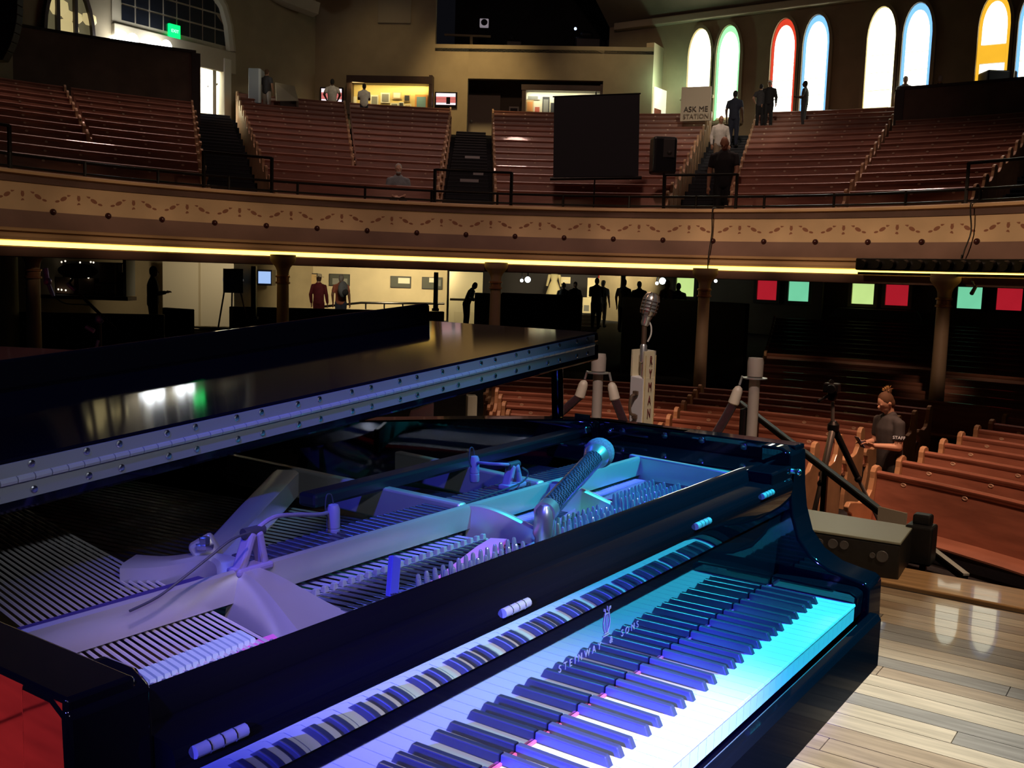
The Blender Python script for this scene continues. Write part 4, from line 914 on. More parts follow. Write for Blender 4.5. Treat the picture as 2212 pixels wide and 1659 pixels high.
# ================================================================ floor monitor, papers, handrail
mat('monitor_black', (.012, .012, .014), .45, noise=.3, nscale=40); mat('monitor_top', (.30, .33, .27), .35)
f1, f2 = at(1740, 1142, 4.42), at(1946, 1173, 4.28); b2, b1 = at(1973, 1137, 4.62), at(1728, 1097, 4.82)
t = thing('floor_monitor', 'black floor monitor with a pale sloping top at the stage edge', 'speaker', V((f1.x, f1.y, 0)))
dn = V((0, 0, -.012)); bot = lambda p, z: V((p.x, p.y, z))
build(MB().hexa([bot(f1, .0), bot(f2, .0), bot(b2, .0), bot(b1, .0)], [f1+dn, f2+dn, b2+dn, b1+dn]), 'cabinet', 'monitor_black', t, bevel=.008)
build(MB().hexa([f1+dn*.9, f2+dn*.9, b2+dn*.9, b1+dn*.9], [f1, f2, b2, b1]), 'sloping_top', 'monitor_top', t, bevel=.003)
fd = (f2-f1); fn = V((fd.y, -fd.x, 0)).normalized()
if fn.dot(CAMP-f1) < 0: fn = -fn
for s, r in ((.16, .016), (.30, .022), (.42, .02), (.72, .013), (.82, .026)):
    c = f1+fd*s; c.z = f1.z*.62+(.02 if s < .5 else -.01); build(MB().lathe([(r, 0), (r*.9, .004), (r*.5, .003), (0, .003)], 14, Matrix.Translation(c+fn*.001) @ rotz_to(fn)), 'control_knob', mat('knob_grey', (.1, .1, .11), .4), t, smooth=True)
# grey adapter on its right side
p = at(1990, 1150, 4.62); tag(build(MB().box(V((p.x, p.y, .09)), (.12, .12, .18)).box(V((p.x+.02, p.y, .2)), (.07, .08, .05)), 'black_unit', 'monitor_black', bevel=.01), 'small black unit on the stage beside the pale topped monitor', 'device')
p = at(1928, 1118, 4.95); u = (at(1958, 1112, 4.95)-at(1900, 1100, 5.0)).normalized(); zz = V((0, 0, 1))
tag(build(MB().hexa([p-u*.07+zz*-.045, p+u*.065+zz*-.05, p+u*.065+zz*-.05+V((.01, 0, 0)), p-u*.07+zz*-.045+V((.01, 0, 0))], [p-u*.07+zz*.04, p+u*.065+zz*.035, p+u*.065+zz*.035+V((.012, 0, 0)), p-u*.07+zz*.04+V((.012, 0, 0))]), 'paper_card', mat('card', (.62, .52, .42), .7)), 'pale card standing behind the pale topped monitor', 'card')
# long handrail with silver edge slanting down past the monitor
a, b = at(1597, 872, 7.4), at(2086, 1250, 4.55)
t = thing('stage_handrail', 'long black bar with silver top edge slanting behind the piano and monitor', 'handrail', V((b.x, b.y, 0)))
d = (b-a).normalized(); sd = d.cross(V((0, 0, 1))).normalized(); up = sd.cross(d)
build(MB().beam(a, b, .026, .034), 'bar', 'rail_black', t, bevel=.004); build(MB().beam(a+up*.020, b+up*.020, .03, .010), 'silver_edge', mat('silver_paint', (.62, .6, .56), .4), t)
for s in (.12, .5, .88):
    p = a.lerp(b, s); zb = 0 if p.x < 3.5 else -1.4; build(MB().beam(p, V((p.x, p.y, zb)), .03, .03, (1, 0, 0)), 'support', 'rail_black', t)
# ================================================================ camera tripod among the pews
mat('tripod_silver', (.52, .50, .48), .35, metal=.6); mat('tripod_black', (.015, .015, .018), .45)
Dt = 8.7; hub = at(1800, 922, Dt); zfl = -1.4
t = thing('tripod', 'silver and black camera tripod standing left of the woman in black', 'tripod', V((hub.x, hub.y, zfl)))
build(MB().tube([hub+V((0, 0, -.1)), at(1799, 868, Dt)], .016, 10), 'centre_column', 'tripod_silver', t, smooth=True)
build(MB().lathe([(.03, -.05), (.05, -.03), (.05, .02), (.025, .05)], 14, Matrix.Translation(hub)), 'crown', 'tripod_black', t, smooth=True)
hd = at(1798, 850, Dt)
build(MB().lathe([(.03, -.06), (.045, -.04), (.045, .0), (.03, .03)], 12, Matrix.Translation(hd)), 'head', 'tripod_black', t, smooth=True)
build(MB().tube([hd, at(1768, 867, Dt-.1)], .014, 8), 'pan_handle', 'tripod_black', t, smooth=True)
for (x, y), k in (((1762, 1100), 0), ((1870, 1068), 1), ((1776, 1000), 2)):
    if k == 2: f = hub+(hub-at(1812, 920, Dt-.3))*2.2; f.z = zfl; f = V((hub.x+.45, hub.y+.35, zfl))
    else:
        e = at(x, y, Dt-.25 if k == 0 else Dt+.1); dr = (e-hub).normalized(); f = hub+dr*((zfl-hub.z)/dr.z)
    mid = hub.lerp(f, .32)
    lg = build(MB().limb(hub, mid, .03, .026), 'leg', 'tripod_black' if k else 'tripod_silver', t, smooth=True)
    build(MB().tube([mid, f+V((0, 0, .02))], .017, 8), 'lower_leg', 'tripod_silver', lg, smooth=True); build(MB().ball(f+V((0, 0, .02)), .025, 8, 6), 'foot', 'tripod_black', lg, smooth=True)
    build(MB().ball(mid, .034, 10, 6), 'leg_lock', 'tripod_black', lg, smooth=True)
cm = at(1797, 838, Dt); t2 = thing('camera', 'small black camera mounted on the tripod', 'camera', cm+V((0, 0, -.04)))
build(MB().box(cm, (.10, .13, .085)), 'body', 'tripod_black', t2, bevel=.012)
build(MB().tube([cm+V((-.04, -.01, 0)), cm+V((-.13, -.03, .0))], [.04, .036], 14), 'lens', 'tripod_black', t2, smooth=True)
build(MB().tube([cm+V((.03, .02, .05)), cm+V((-.03, -.005, .055))], .02, 10), 'viewfinder', 'tripod_black', t2, smooth=True)
# ================================================================ boom stand beyond the lid at left
mat('boom_violet_tint', (.35, .3, .6), .35, metal=.5)  # violet of the stage light painted into the metal colour
D = 5.6; b0 = at(214, 762, D); t = thing('boom_stand', 'thin dark microphone boom stand rising beyond the piano lid at left', 'stand', V((b0.x, b0.y, 0)))
j = at(215, 690, D); e = at(148, 612, D); g = at(250, 712, D)
build(MB().tube([V((j.x, j.y, .02)), j], .011, 8), 'upright', 'rail_black', t, smooth=True)
build(MB().tube([g, e], .009, 8), 'boom', 'rail_black', t, smooth=True); build(MB().ball(j, .025, 10, 6), 'clutch', 'boom_violet_tint', t, smooth=True)
build(MB().tube([at(186, 706, D), at(203, 716, D)], .014, 8), 'counterweight', 'boom_violet_tint', t, smooth=True)
build(MB().tube([at(146, 612, D), at(163, 628, D)], .011, 8), 'boom_tip', 'boom_violet_tint', t, smooth=True)
for k in range(3):
    a = k*2.1+.4; build(MB().tube([V((b0.x, b0.y, .1)), V((b0.x+.3*math.cos(a), b0.y+.3*math.sin(a), .015))], .01, 6), 'leg', 'rail_black', t)
build(MB().tube([at(212, 735, D), at(207, 756, D)], .009, 8), 'grip', 'boom_violet_tint', t, smooth=True)
mc = at(98, 590, D); t = thing('boom_microphone', 'slim violet-lit microphone at the tip of the boom stand', 'microphone', at(104, 612, D))
build(MB().tube([at(98, 580, D), at(101, 602, D)], .014, 12), 'body', 'boom_violet_tint', t, smooth=True); build(MB().ball(at(103, 608, D), .022, 12, 8), 'shock_mount', 'boom_violet_tint', t, smooth=True)
build(MB().tube([at(103, 608, D), at(112, 632, D), at(116, 640, D)], [.01, .012, .008], 8), 'connector', 'boom_violet_tint', t, smooth=True)
build(MB().tube(catmull([at(116, 640, D), at(140, 655, D), at(180, 658, D), at(200, 660, D)], 4), .004, 6), 'cable', 'rail_black', t)
# table top and orange board glimpsed beyond the lid
q = [at(694, 702, 5.4), at(760, 704, 5.4), at(750, 725, 5.1), at(694, 724, 5.1)]; zt_ = sum(v.z for v in q)/4
q = [V((v.x, v.y, zt_)) for v in q]; t = thing('side_table', 'pale violet-lit table top just beyond the piano lid', 'table', V((q[0].x, q[0].y, 0)))
build(MB().hexa([v+V((0, 0, -.015)) for v in q], q), 'top', mat('table_violet_tint', (.7, .66, .8), .6), t)  # pale top, purple light tinted into its base colour
for v in q: build(MB().tube([V((v.x, v.y, 0)), v+V((0, 0, -.01))], .012, 8), 'leg', 'rail_black', t)
p = at(905, 885, 4.9); u = _r0*.12
tag(build(MB().hexa([p-u-zz*.3, p+u*.6-zz*.3, p+u*.6-zz*.3+V((.03, .03, 0)), p-u-zz*.3+V((.03, .03, 0))], [p-u*.3+zz*-.01, p+u*.6+zz*.035, p+u*.6+zz*.035+V((.03, .03, 0)), p-u*.3-zz*.01+V((.03, .03, 0))]), 'cream_board', mat('board_cream', (.75, .66, .7), .6)), 'pale board seen through the gap under the piano lid', 'board')
p = at(1010, 880, 5.2); tag(build(MB().hexa([V((p.x, p.y, 0)), V((p.x, p.y, 0))+_r0*.05, V((p.x+.05, p.y+.05, 0))+_r0*.05, V((p.x+.05, p.y+.05, 0))], [V((p.x, p.y, p.z+.06)), V((p.x, p.y, p.z+.06))+_r0*.05, V((p.x+.05, p.y+.05, p.z+.06))+_r0*.05, V((p.x+.05, p.y+.05, p.z+.06))]), 'cream_stand', 'box_cream', bevel=.004), 'narrow cream stand seen under the piano lid left of the pews', 'stand')
# ================================================================ far furnishings
def facebox(mb, x0, y0, x1, y1, D, th=.03, D2=None):
    """upright box whose front covers the pixel rectangle at distance D (D2 at its right side)"""
    D2 = D2 or D; a, b = at(x0, y1, D), at(x1, y1, D2); zt = at(x0, y0, D).z; zb = a.z
    A, B = V((a.x, a.y, 0)), V((b.x, b.y, 0)); n = (B-A).normalized().cross(V((0, 0, 1)))
    if n.dot(CAMP-A) > 0: n = -n
    q = [A, B, B+n*th, A+n*th]
    return mb.hexa([p+V((0, 0, zb)) for p in q], [p+V((0, 0, zt)) for p in q])
fb_ = lambda *a, **k: facebox(MB(), *a, **k)
def base_of(x0, x1, y1, D): return at((x0+x1)/2, y1, D)
mat('screen_cloth', (.012, .014, .022), .8); mat('case_brown', (.045, .022, .014), .5, noise=.2, nscale=4)
mat('case_back', (.75, .58, .22), .8); mat('case_back_white', (.75, .72, .55), .8)
mat('print_white', (.75, .72, .6), .7); mat('print_grey', (.22, .22, .2), .7); mat('print_tan', (.6, .42, .2), .7); mat('print_teal', (.18, .34, .36), .7); mat('print_orange', (.75, .33, .1), .7); mat('print_red', (.5, .12, .08), .7); mat('print_dark', (.03, .03, .035), .6)
mat('tv_white', (.1, .1, .1), .3, emit=(1, .85, .9), es=1.1); mat('tv_pink', (.1, .05, .05), .3, emit=(.9, .22, .2), es=.7); mat('tv_dark', (.01, .01, .015), .2); mat('tv_blue', (.02, .03, .05), .3, emit=(.4, .6, 1), es=.9)
mat('lamp_white', (.8, .8, .8), .4, emit=(.9, .95, 1), es=12); mat('lamp_warm', (.8, .7, .4), .4, emit=(1, .8, .36), es=.5); mat('exit_green', (0, .2, .05), .4, emit=(.0, 1, .16), es=1.6)
# black projection screen on the balcony edge
Ds = 19.3
t = thing('projection_screen', 'large black projection screen on a stand at the balcony front', 'screen', V((at(1284, 432, Ds).x, at(1284, 432, Ds).y, 2.03)))
A = [at(1197, 210, Ds), at(1382, 203, Ds), at(1379, 383, Ds), at(1195, 386, Ds)]; bk = V((_f.x, _f.y, 0)).normalized()*.03
build(MB().hexa([A[3], A[2], A[2]+bk, A[3]+bk], [A[0], A[1], A[1]+bk, A[0]+bk]), 'cloth', 'screen_cloth', t)
build(MB().tube([at(1188, 386, Ds), at(1386, 384, Ds)], .035, 10), 'roller_case', 'rail_black', t, smooth=True); build(MB().tube([at(1194, 209, Ds), at(1384, 202, Ds)], .014, 8), 'top_bar', 'rail_black', t)
pp = at(1285, 384, Ds)+bk; build(MB().tube([V((pp.x, pp.y, 2.03)), pp, at(1288, 198, Ds)+bk], .016, 8), 'pole', 'rail_black', t)
for k in range(3): a = k*2.1; build(MB().tube([V((pp.x, pp.y, 2.5)), V((pp.x+.4*math.cos(a), pp.y+.4*math.sin(a), 2.05))], .014, 6), 'leg', 'rail_black', t)
# loudspeaker beside it
mat('speaker_black', (.012, .013, .016), .35); mat('speaker_grille', (.035, .035, .035), .6)
Dp = 19.2; pp = at(1436, 375, Dp); t = thing('loudspeaker', 'black loudspeaker on a pole right of the projection screen', 'speaker', V((pp.x, pp.y, 2.03)))
build(fb_(1410, 294, 1461, 374, Dp, th=.36, D2=Dp+.05), 'cabinet', 'speaker_black', t, bevel=.05); build(fb_(1432, 300, 1457, 340, Dp-.02, th=.03), 'horn_panel', 'speaker_grille', t, bevel=.01)
build(fb_(1438, 304, 1452, 311, Dp-.03, th=.02), 'label_strip', mat('label_lime', (.45, .5, .15), .5), t)
build(MB().ball(at(1446, 330, Dp-.01), .05, 12, 8), 'horn', 'speaker_grille', t, smooth=True); build(MB().tube([V((pp.x, pp.y, 2.03)), pp+bk*4], .02, 8), 'pole', 'rail_black', t)
# display cases on the corner wall
def picture(x0, y0, x1, y1, off, par, m, fr='print_white', inner=None):
    o = build(dquad(MB(), x0, y0, x1, y1, off, off+.03), 'picture', fr, par)
    w, h = (x1-x0)*.14, (y1-y0)*.14
    build(dquad(MB(), x0+w, y0+h, x1-w, y1-h, off+.03, off+.04), 'print', m, o); return o
def case(lab, x0, y0, x1, y1, ix0, iy0, ix1, iy1, back, pics, pw, off=0):
    t = thing('display_case', lab, 'display case', onD((x0+x1)/2, y1, off))
    build(dquad(MB(), ix0, iy0, ix1, iy1, off+.0, off+.03), 'back_panel', back, t)
    build(dquad(MB(), x0, y0, x1, iy0, off+.0, off+.42), 'top_box', 'case_brown', t); build(dquad(MB(), x0, y0, ix0, y1, off, off+.40), 'side_box', 'case_brown', t); build(dquad(MB(), ix1, y0, x1, y1, off, off+.40), 'side_box', 'case_brown', t)
    build(dquad(MB(), ix0, iy0, ix1, iy0+3, off+.03, off+.1), 'light_tube', mat('tube_'+back, (.9, .8, .5), .4, emit=(1, .85, .4) if back == 'case_back' else (1, .97, .75), es=3), t)
    for p in pics: picture(*p[:4], off+.03, t, *p[4:])
    c = onD((ix0+ix1)/2, iy0+3, off+.3); l = area('case_light', c, onD((ix0+ix1)/2, iy1, off), (1, .80, .36) if back == 'case_back' else (1, .95, .7), pw, (ix1-ix0)*.014, .15)
    return t
case('glowing yellow display case of framed pictures behind two men in white shirts', 748, 162, 932, 246, 758, 178, 925, 246, 'case_back',
     [(754, 208, 770, 226, 'print_white'), (800, 205, 817, 229, 'print_grey'), (822, 200, 842, 222, 'print_grey', 'print_white'), (847, 198, 867, 214, 'print_white', 'print_tan'), (843, 222, 860, 238, 'print_grey'), (861, 220, 872, 236, 'print_dark'),
      (872, 204, 886, 219, 'print_dark', 'print_tan'), (873, 225, 888, 240, 'print_tan'), (896, 204, 923, 240, 'print_teal', 'print_orange')], 42)
case('white lit display case half hidden behind the black screen', 1126, 182, 1300, 256, 1134, 194, 1294, 256, 'case_back_white',
     [(1136, 216, 1152, 244, 'print_orange', 'print_tan'), (1153, 228, 1167, 250, 'print_red'), (1171, 209, 1186, 248, 'print_grey', 'print_dark'), (1189, 222, 1199, 250, 'print_dark', 'print_dark'), (1136, 206, 1166, 215, 'print_grey')], 34, off=-.45)
# screens showing pictures
def tv(lab, x0, y0, x1, y1):
    t = thing('television', lab, 'television', onD((x0+x1)/2, y1)); build(dquad(MB(), x0-3, y0-3, x1+3, y1+4, 0, .08), 'bezel', 'tv_dark', t, bevel=.01); h = y1-y0
    for a, b, m in ((0, .3, 'tv_white'), (.3, .48, 'tv_pink'), (.5, .8, 'tv_pink'), (.82, 1, 'tv_white')): build(dquad(MB(), x0, y0+h*a, x1, y0+h*b, .08, .085), 'screen_band', m, t)
    build(dquad(MB(), x0+(x1-x0)*.52, y0+h*.35, x0+(x1-x0)*.72, y0+h*.95, .085, .09), 'screen_figure', 'tv_dark', t)
tv('small lit television left of the yellow display case', 694, 191, 738, 219); tv('small lit television right of the yellow display case', 942, 201, 984, 226)
# grey door in the recess and a framed notice
d1 = thing('door_1', 'plain grey door standing in the shadowed recess', 'door', onD(1044, 285, -1.5)); d1['kind'] = 'structure'
build(dquad(MB(), 1008, 200, 1079, 292, -1.5, -1.42), 'door_leaf', mat('grey_door', (.34, .29, .22), .6), d1, bevel=.01); build(MB().ball(onD(1018, 262, -1.38), .05, 8, 6), 'door_knob', 'satin_nickel', d1, smooth=True)
t = thing('framed_notice', 'small framed notice between the grey door and the white case', 'picture', onD(1109, 251, -1.5)); picture(1099, 230, 1120, 256, -1.55, t, 'print_dark')
# booth: lamp, rail and gear silhouettes
P = at(1045, 48, 33.5); t = thing('booth_spotlight', 'square white framed spotlight in the dark booth opening', 'lamp', P+V((0, 0, -.2)))
build(fb_(1036, 40, 1055, 57, 33.5, th=.2), 'frame', mat('lamp_frame', (.6, .55, .6), .5, emit=(.8, .7, .8), es=.25), t, bevel=.02); build(MB().lathe([(.11, 0), (.09, .03), (0, .03)], 16, Matrix.Translation(at(1046, 48, 33.45)) @ rotz_to(-_f)), 'lens', 'tv_dark', t, smooth=True)
t = thing('booth_rail', 'thin pale rail at the lip of the dark booth', 'rail', at(1010, 92, 33)); build(MB().tube([at(960, 75, 33), at(1060, 79, 33)], .04, 8), 'bar', 'panel_grey', t); build(MB().tube([at(1018, 77, 33), at(1018, 96, 33)], .05, 8), 'post', 'panel_grey', t)
for x0, x1, y, lab in [(1240, 1300, 66, 'dark gear silhouette in the booth above the case'), (1310, 1360, 70, 'dark gear silhouette near the booth corner'), (1090, 1130, 72, 'low dark gear silhouette in the booth centre')]:
    t = thing('booth_gear', lab, 'equipment', at((x0+x1)/2, 100, 33.2)); build(fb_(x0, y+12, x1, 104, 33.2, th=.4), 'cabinet', 'screen_black', t, bevel=.08); build(fb_(x0+12, y, x1-18, y+14, 33.2, th=.3), 'lamp_head', 'screen_black', t, bevel=.1)
tag(build(MB().ball(at(1243, 62, 33), .05, 8, 6), 'pilot_light', mat('pilot', (.3, .3, .4), .4, emit=(.6, .7, 1), es=1.5), smooth=True), 'tiny bluish light in the dark booth', 'light')
# lit poster on the booth side wall, sign
A = at(1413, 188, 30.5); sy = W2.y-.02
def sidebox(x0, y0, x1, y1, off, th): 
    a, b = onY(x0, y1, sy-off), onY(x1, y1, sy-off); zt = onY(x0, y0, sy-off).z; return MB().hexa([(a.x, a.y, a.z), (b.x, b.y, a.z), (b.x, b.y+th, a.z), (a.x, a.y+th, a.z)], [(a.x, a.y, zt), (b.x, b.y, zt), (b.x, b.y+th, zt), (a.x, a.y+th, zt)])
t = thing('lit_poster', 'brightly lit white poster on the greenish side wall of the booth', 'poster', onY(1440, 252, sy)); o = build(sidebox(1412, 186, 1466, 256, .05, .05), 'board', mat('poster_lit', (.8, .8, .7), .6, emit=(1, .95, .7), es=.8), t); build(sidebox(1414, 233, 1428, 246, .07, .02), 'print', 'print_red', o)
point('poster_lamp', onY(1442, 176, sy-.5), (.6, 1, .7), 22, .08)
t = thing('ask_me_sign', 'beige ASK ME STATION sign standing under the first pointed window', 'sign', at(1502, 262, 27.6)); build(fb_(1469, 190, 1533, 262, 27.6, th=.06, D2=27.3), 'board', mat('sign_beige', (.75, .66, .5), .7), t)
rx = (at(1533, 240, 27.3)-at(1469, 240, 27.6)); rx.z = 0; mat('sign_letter', (.10, .085, .07), .6)
text('ASK ME', .2, 'sign_letter', t, at(1503, 236, 27.38), rx, (0, 0, 1), 'lettering', .006); text('STATION', .17, mat('sign_letter_pale', (.34, .28, .2), .6), t, at(1503, 251, 27.38), rx, (0, 0, 1), 'lettering', .006)
# black roof of a covered desk over the right partition
t = thing('covered_desk', 'dark draped desk top above the right brown partition', 'desk', at(2170, 165, 26.2)); build(fb_(2132, 150, 2300, 175, 26.2, th=1.0), 'drape', 'screen_black', t, bevel=.05)
# ---------------------------------------------------------------- left wall: fanlight, doorway, arch window
def lw(x, y, off=0): return onY(x, y, YL-off)
wz0 = lw(258, 46).z; wx0, wx1 = lw(259, 40).x, lw(489, 90).x; wz0 = (lw(259, 46).z+lw(489, 102).z)/2
win_n += 1; t = thing('window_%d' % win_n, 'wide arched many-paned dark window above the lit doorway', 'window', (wx0, YL, wz0)); t['kind'] = 'structure'
n = 8; cw = (wx1-wx0)/n; rh = cw*1.0
def ztop(x): u = (wx1-x)/(wx1-wx0); return wz0+rh*(1.15+3.2*math.sqrt(max(0, 1-(1-min(1, u*1.25))**2)))
mat('night_glass', (.012, .014, .02), .12)
for i in range(n):
    for j in range(4):
        a, b, z = wx0+cw*i, wx0+cw*(i+1), wz0+rh*j
        za, zb2 = min(z+rh, ztop(a)), min(z+rh, ztop(b))
        if max(za, zb2) <= z+.05: continue
        q = [(a+.025, z+.025), (b-.025, z+.025), (b-.025, max(z+.03, zb2-.025)), (a+.025, max(z+.03, za-.025))]
        build(MB().prism(q, YL-.05, YL-.02, lambda p, r_, c: (p, c, r_)), 'pane', 'night_glass', t)
mb = MB().prism([(wx0-.25, wz0-.1), (wx0-.25, wz0+rh*4.3)]+[(x, ztop(x)+.0) for x in [wx0+(wx1-wx0)*k/20 for k in range(21)]]+[(wx1, wz0-.1)], YL-.03, YL-.001, lambda p, r_, c: (p, c, r_))
build(mb, 'muntins', 'trim_cream', t)
build(MB().tube([(x, YL-.05, ztop(x)+.12) for x in [wx0+(wx1-wx0)*k/20 for k in range(21)]]+[(wx1+.1, YL-.05, wz0-.1)], .16, 8), 'arch_moulding', 'trim_cream', t, smooth=True)
build(MB().box(((wx0+wx1)/2, YL-.06, wz0-.42), (wx1-wx0+.5, .14, .62)), 'lintel', 'trim_cream', t, bevel=.02)
d2 = thing('door_2', 'open white door with push bar at the bright balcony doorway', 'door', (VX1-.8, YL+.5, 5.42)); d2['kind'] = 'structure'
a, b = lw(446, 245, -.9), lw(479, 240, -.15)
build(MB().hexa([(a.x, a.y, 5.44), (b.x, b.y, 5.44), (b.x+.02, b.y+.05, 5.44), (a.x+.02, a.y+.05, 5.44)], [(a.x, a.y, VZ-.1), (b.x, b.y, VZ-.1), (b.x+.02, b.y+.05, VZ-.1), (a.x+.02, a.y+.05, VZ-.1)]), 'door_leaf', 'white_door', d2)
build(MB().tube([V((a.x, a.y-.08, 6.45)), V((b.x, b.y-.08, 6.5))], .03, 8), 'push_bar', 'rail_black', d2)
build(MB().box((VX1-.08, YL-.02, (5.4+VZ)/2), (.26, .3, VZ-5.4)), 'door_jamb', 'white_door', d2, bevel=.02); build(MB().box((VX1-.42, YL+.1, (5.4+VZ)/2), (.12, .2, VZ-5.4)), 'door_jamb', 'white_door', d2)
area('vestibule_light', (VX1-1.8, YL+1.5, 9.3), (VX1-1.8, YL+1.5, 5), (.95, 1, .95), 1500, 2, 1.5)
for x0, x1, y0, y1, lab in [(250, 300, 70, 97, 'glaring white lamp above the left brown partition'), (322, 374, 88, 107, 'second glaring white lamp right of the first, above the partition')]:
    P = lw((x0+x1)/2, (y0+y1)/2, .5); t = thing('emergency_lamp', lab, 'lamp', P+V((0, 0, -.15)))
    for q in (-.16, .16): build(MB().lathe([(.05, 0), (.15, .06), (.17, .12)], 14, Matrix.Translation(P+V((q, .1, 0))) @ Euler((R_(90), 0, 0)).to_matrix().to_4x4()), 'lamp_head', 'lamp_white', t, smooth=True)
    build(MB().box(P+V((0, .3, 0)), (.34, .45, .2)), 'housing', 'lamp_white', t, bevel=.03)
P = lw(376, 68, .09); t = thing('exit_sign', 'glowing green EXIT sign over the balcony doorway', 'sign', P+V((0, 0, -.2)))
build(MB().box(P, (.36, .08, .36)), 'box', 'exit_green', t, bevel=.01); text('EXIT', .12, mat('exit_letter', (.1, .5, .3), .4, emit=(.5, 1, .7), es=1.5), t, P+V((0, -.045, 0)), (1, 0, 0), (0, 0, 1), 'lettering', .003)
# pointed interior window with lamps behind it
ax0, ax1, az0, az1 = lw(88, 60).x, lw(200, 60).x, lw(140, 92).z, lw(140, -55).z
win_n += 1; t = thing('window_%d' % win_n, 'dark framed pointed inner window with warm lamps glowing behind', 'window', ((ax0+ax1)/2, YL, az0)); t['kind'] = 'structure'
fy = lambda a, b, c: (a, c, b); w_ = ax1-ax0; go = gothic((ax0+ax1)/2, az0, az1, w_); gi = gothic((ax0+ax1)/2, az0, az1, w_, .88); mb = MB()
for i in range(len(go)-1):
    q = [go[i], go[i+1], gi[i+1], gi[i]]; mb.hexa([fy(a, b, YL-.15) for a, b in q], [fy(a, b, YL) for a, b in q])
build(mb, 'window_frame', 'case_brown', t); build(MB().prism(gi, YL-.04, YL-.02, fy), 'pane', mat('dim_glass', (.15, .13, .08), .3, emit=(.55, .47, .24), es=.16), t)
for s in (.28, .62): build(MB().box((ax0+w_*s, YL-.09, az0+w_*.65), (.09, .1, w_*1.5)), 'mullion', 'case_brown', t)
for x, y, r in ((126, 12, .3), (146, 32, .2), (164, 36, .2), (192, 40, .22), (144, 60, .32), (160, 62, .16)): 
    c = lw(x, y, .03); build(MB().lathe([(r*.6, -r*.8), (r, -r*.3), (r*.9, r*.4), (r*.4, r*.6)], 12, Matrix.Translation(c) @ Matrix.Scale(.12, 4, (0, 1, 0))), 'lamp_shade', 'lamp_warm', t, smooth=True)
# grey cabinet and tilted map board by the rear rail
t = thing('grey_cabinet', 'tall pale grey cabinet standing against the rear balcony wall', 'cabinet', at(550, 215, 28.2)); build(fb_(536, 148, 562, 222, 28.2, th=.5), 'body', mat('cab_grey', (.3, .33, .34), .5), t, bevel=.02); build(fb_(558, 150, 563, 222, 28.15, th=.1), 'edge_strip', mat('cab_edge', (.6, .64, .62), .4), t)
t = thing('map_board', 'pale tilted map board beside the grey cabinet', 'board', at(620, 220, 28.6)); q = [at(596, 178, 28.2), at(636, 186, 28.4), at(645, 218, 28.0), at(598, 218, 27.9)]; build(MB().hexa([v+V((0, .04, 0)) for v in q], q), 'top', mat('map_pale', (.5, .44, .3), .6), t); build(fb_(605, 214, 640, 232, 28.2, th=.3), 'base', 'case_brown', t)
# hanging loudspeaker array, top left corner
t = thing('line_array', 'dark curved loudspeaker array hanging at the top left corner', 'speaker', at(5, 128, 9.0))
for i in range(8):
    y = -30+20*i; f0, f1 = [37-38*max(0, (yy-10)/130)**2.2 for yy in (y, y+20)]; q = [at(f0, y, 9), at(f1, y+19.5, 9), at(f1-220, y+19.5, 9), at(f0-220, y, 9)]; bk2 = V((_f.x, _f.y, 0)).normalized()*.12
    build(MB().hexa([v+bk2 for v in q], q), 'speaker_box', mat('array_black', (.004, .004, .006), .7), t, bevel=.008)
# foam windshield next to the boom
P = at(168, 585, 5.9); t = thing('foam_windshield', 'fuzzy black microphone windshield behind the boom arm', 'microphone', P+V((0, 0, -.05)))
build(MB().ball(P, (.12, .05, .045), 16, 10, Euler((0, 0, -YAW)).to_matrix().to_4x4()), 'foam', mat('fur_black', (.004, .004, .005), 1, bump=1, nscale=120), t, smooth=True); build(MB().tube([P, at(150, 612, 5.8)], .008, 6), 'handle', 'rail_black', t)
# ---------------------------------------------------------------- under the balcony, left
mat('pillar_pale', (.42, .44, .32), .7)
P = at(10, 620, 21); t = thing('round_pillar', 'thick pale round pillar at the far left under the balcony', 'pillar', V((P.x, P.y, -.9))); build(MB().lathe([(.26, -.9), (.26, 1.6)], 24, Matrix.Translation((P.x, P.y, 0))), 'shaft', 'pillar_pale', t, smooth=True); build(MB().lathe([(.3, -.9), (.3, -.7), (.27, -.65)], 24, Matrix.Translation((P.x, P.y, 0))), 'base', 'case_brown', t, smooth=True)
D = 25; t = thing('shop_window', 'dim shop window with brown boxes and small lights at left', 'window', at(185, 640, D)); build(fb_(88, 562, 272, 640, D+.6, th=.1), 'back', mat('shop_back', (.05, .04, .03), .7), t); build(fb_(84, 636, 276, 644, D, th=.6), 'sill', 'case_brown', t); build(fb_(266, 558, 273, 640, D, th=.6), 'jamb', 'print_grey', t)
for a in [(214, 568, 248, 610), (206, 613, 248, 636), (170, 600, 204, 636), (120, 598, 160, 634)]: build(fb_(*a, D+.4, th=.3), 'carton', mat('carton', (.16, .09, .05), .7), t, bevel=.01)
build(fb_(255, 570, 264, 588, D+.3, th=.05), 'card', 'print_white', t)
for x, y in ((133, 566), (141, 564), (173, 567), (196, 566), (202, 567), (154, 603), (191, 600), (126, 625), (133, 626), (142, 627)): build(MB().ball(at(x, y, D+.3), .025, 6, 4), 'small_light', mat('twinkle', (.8, .75, .6), .4, emit=(1, .9, .75), es=1.2), t)
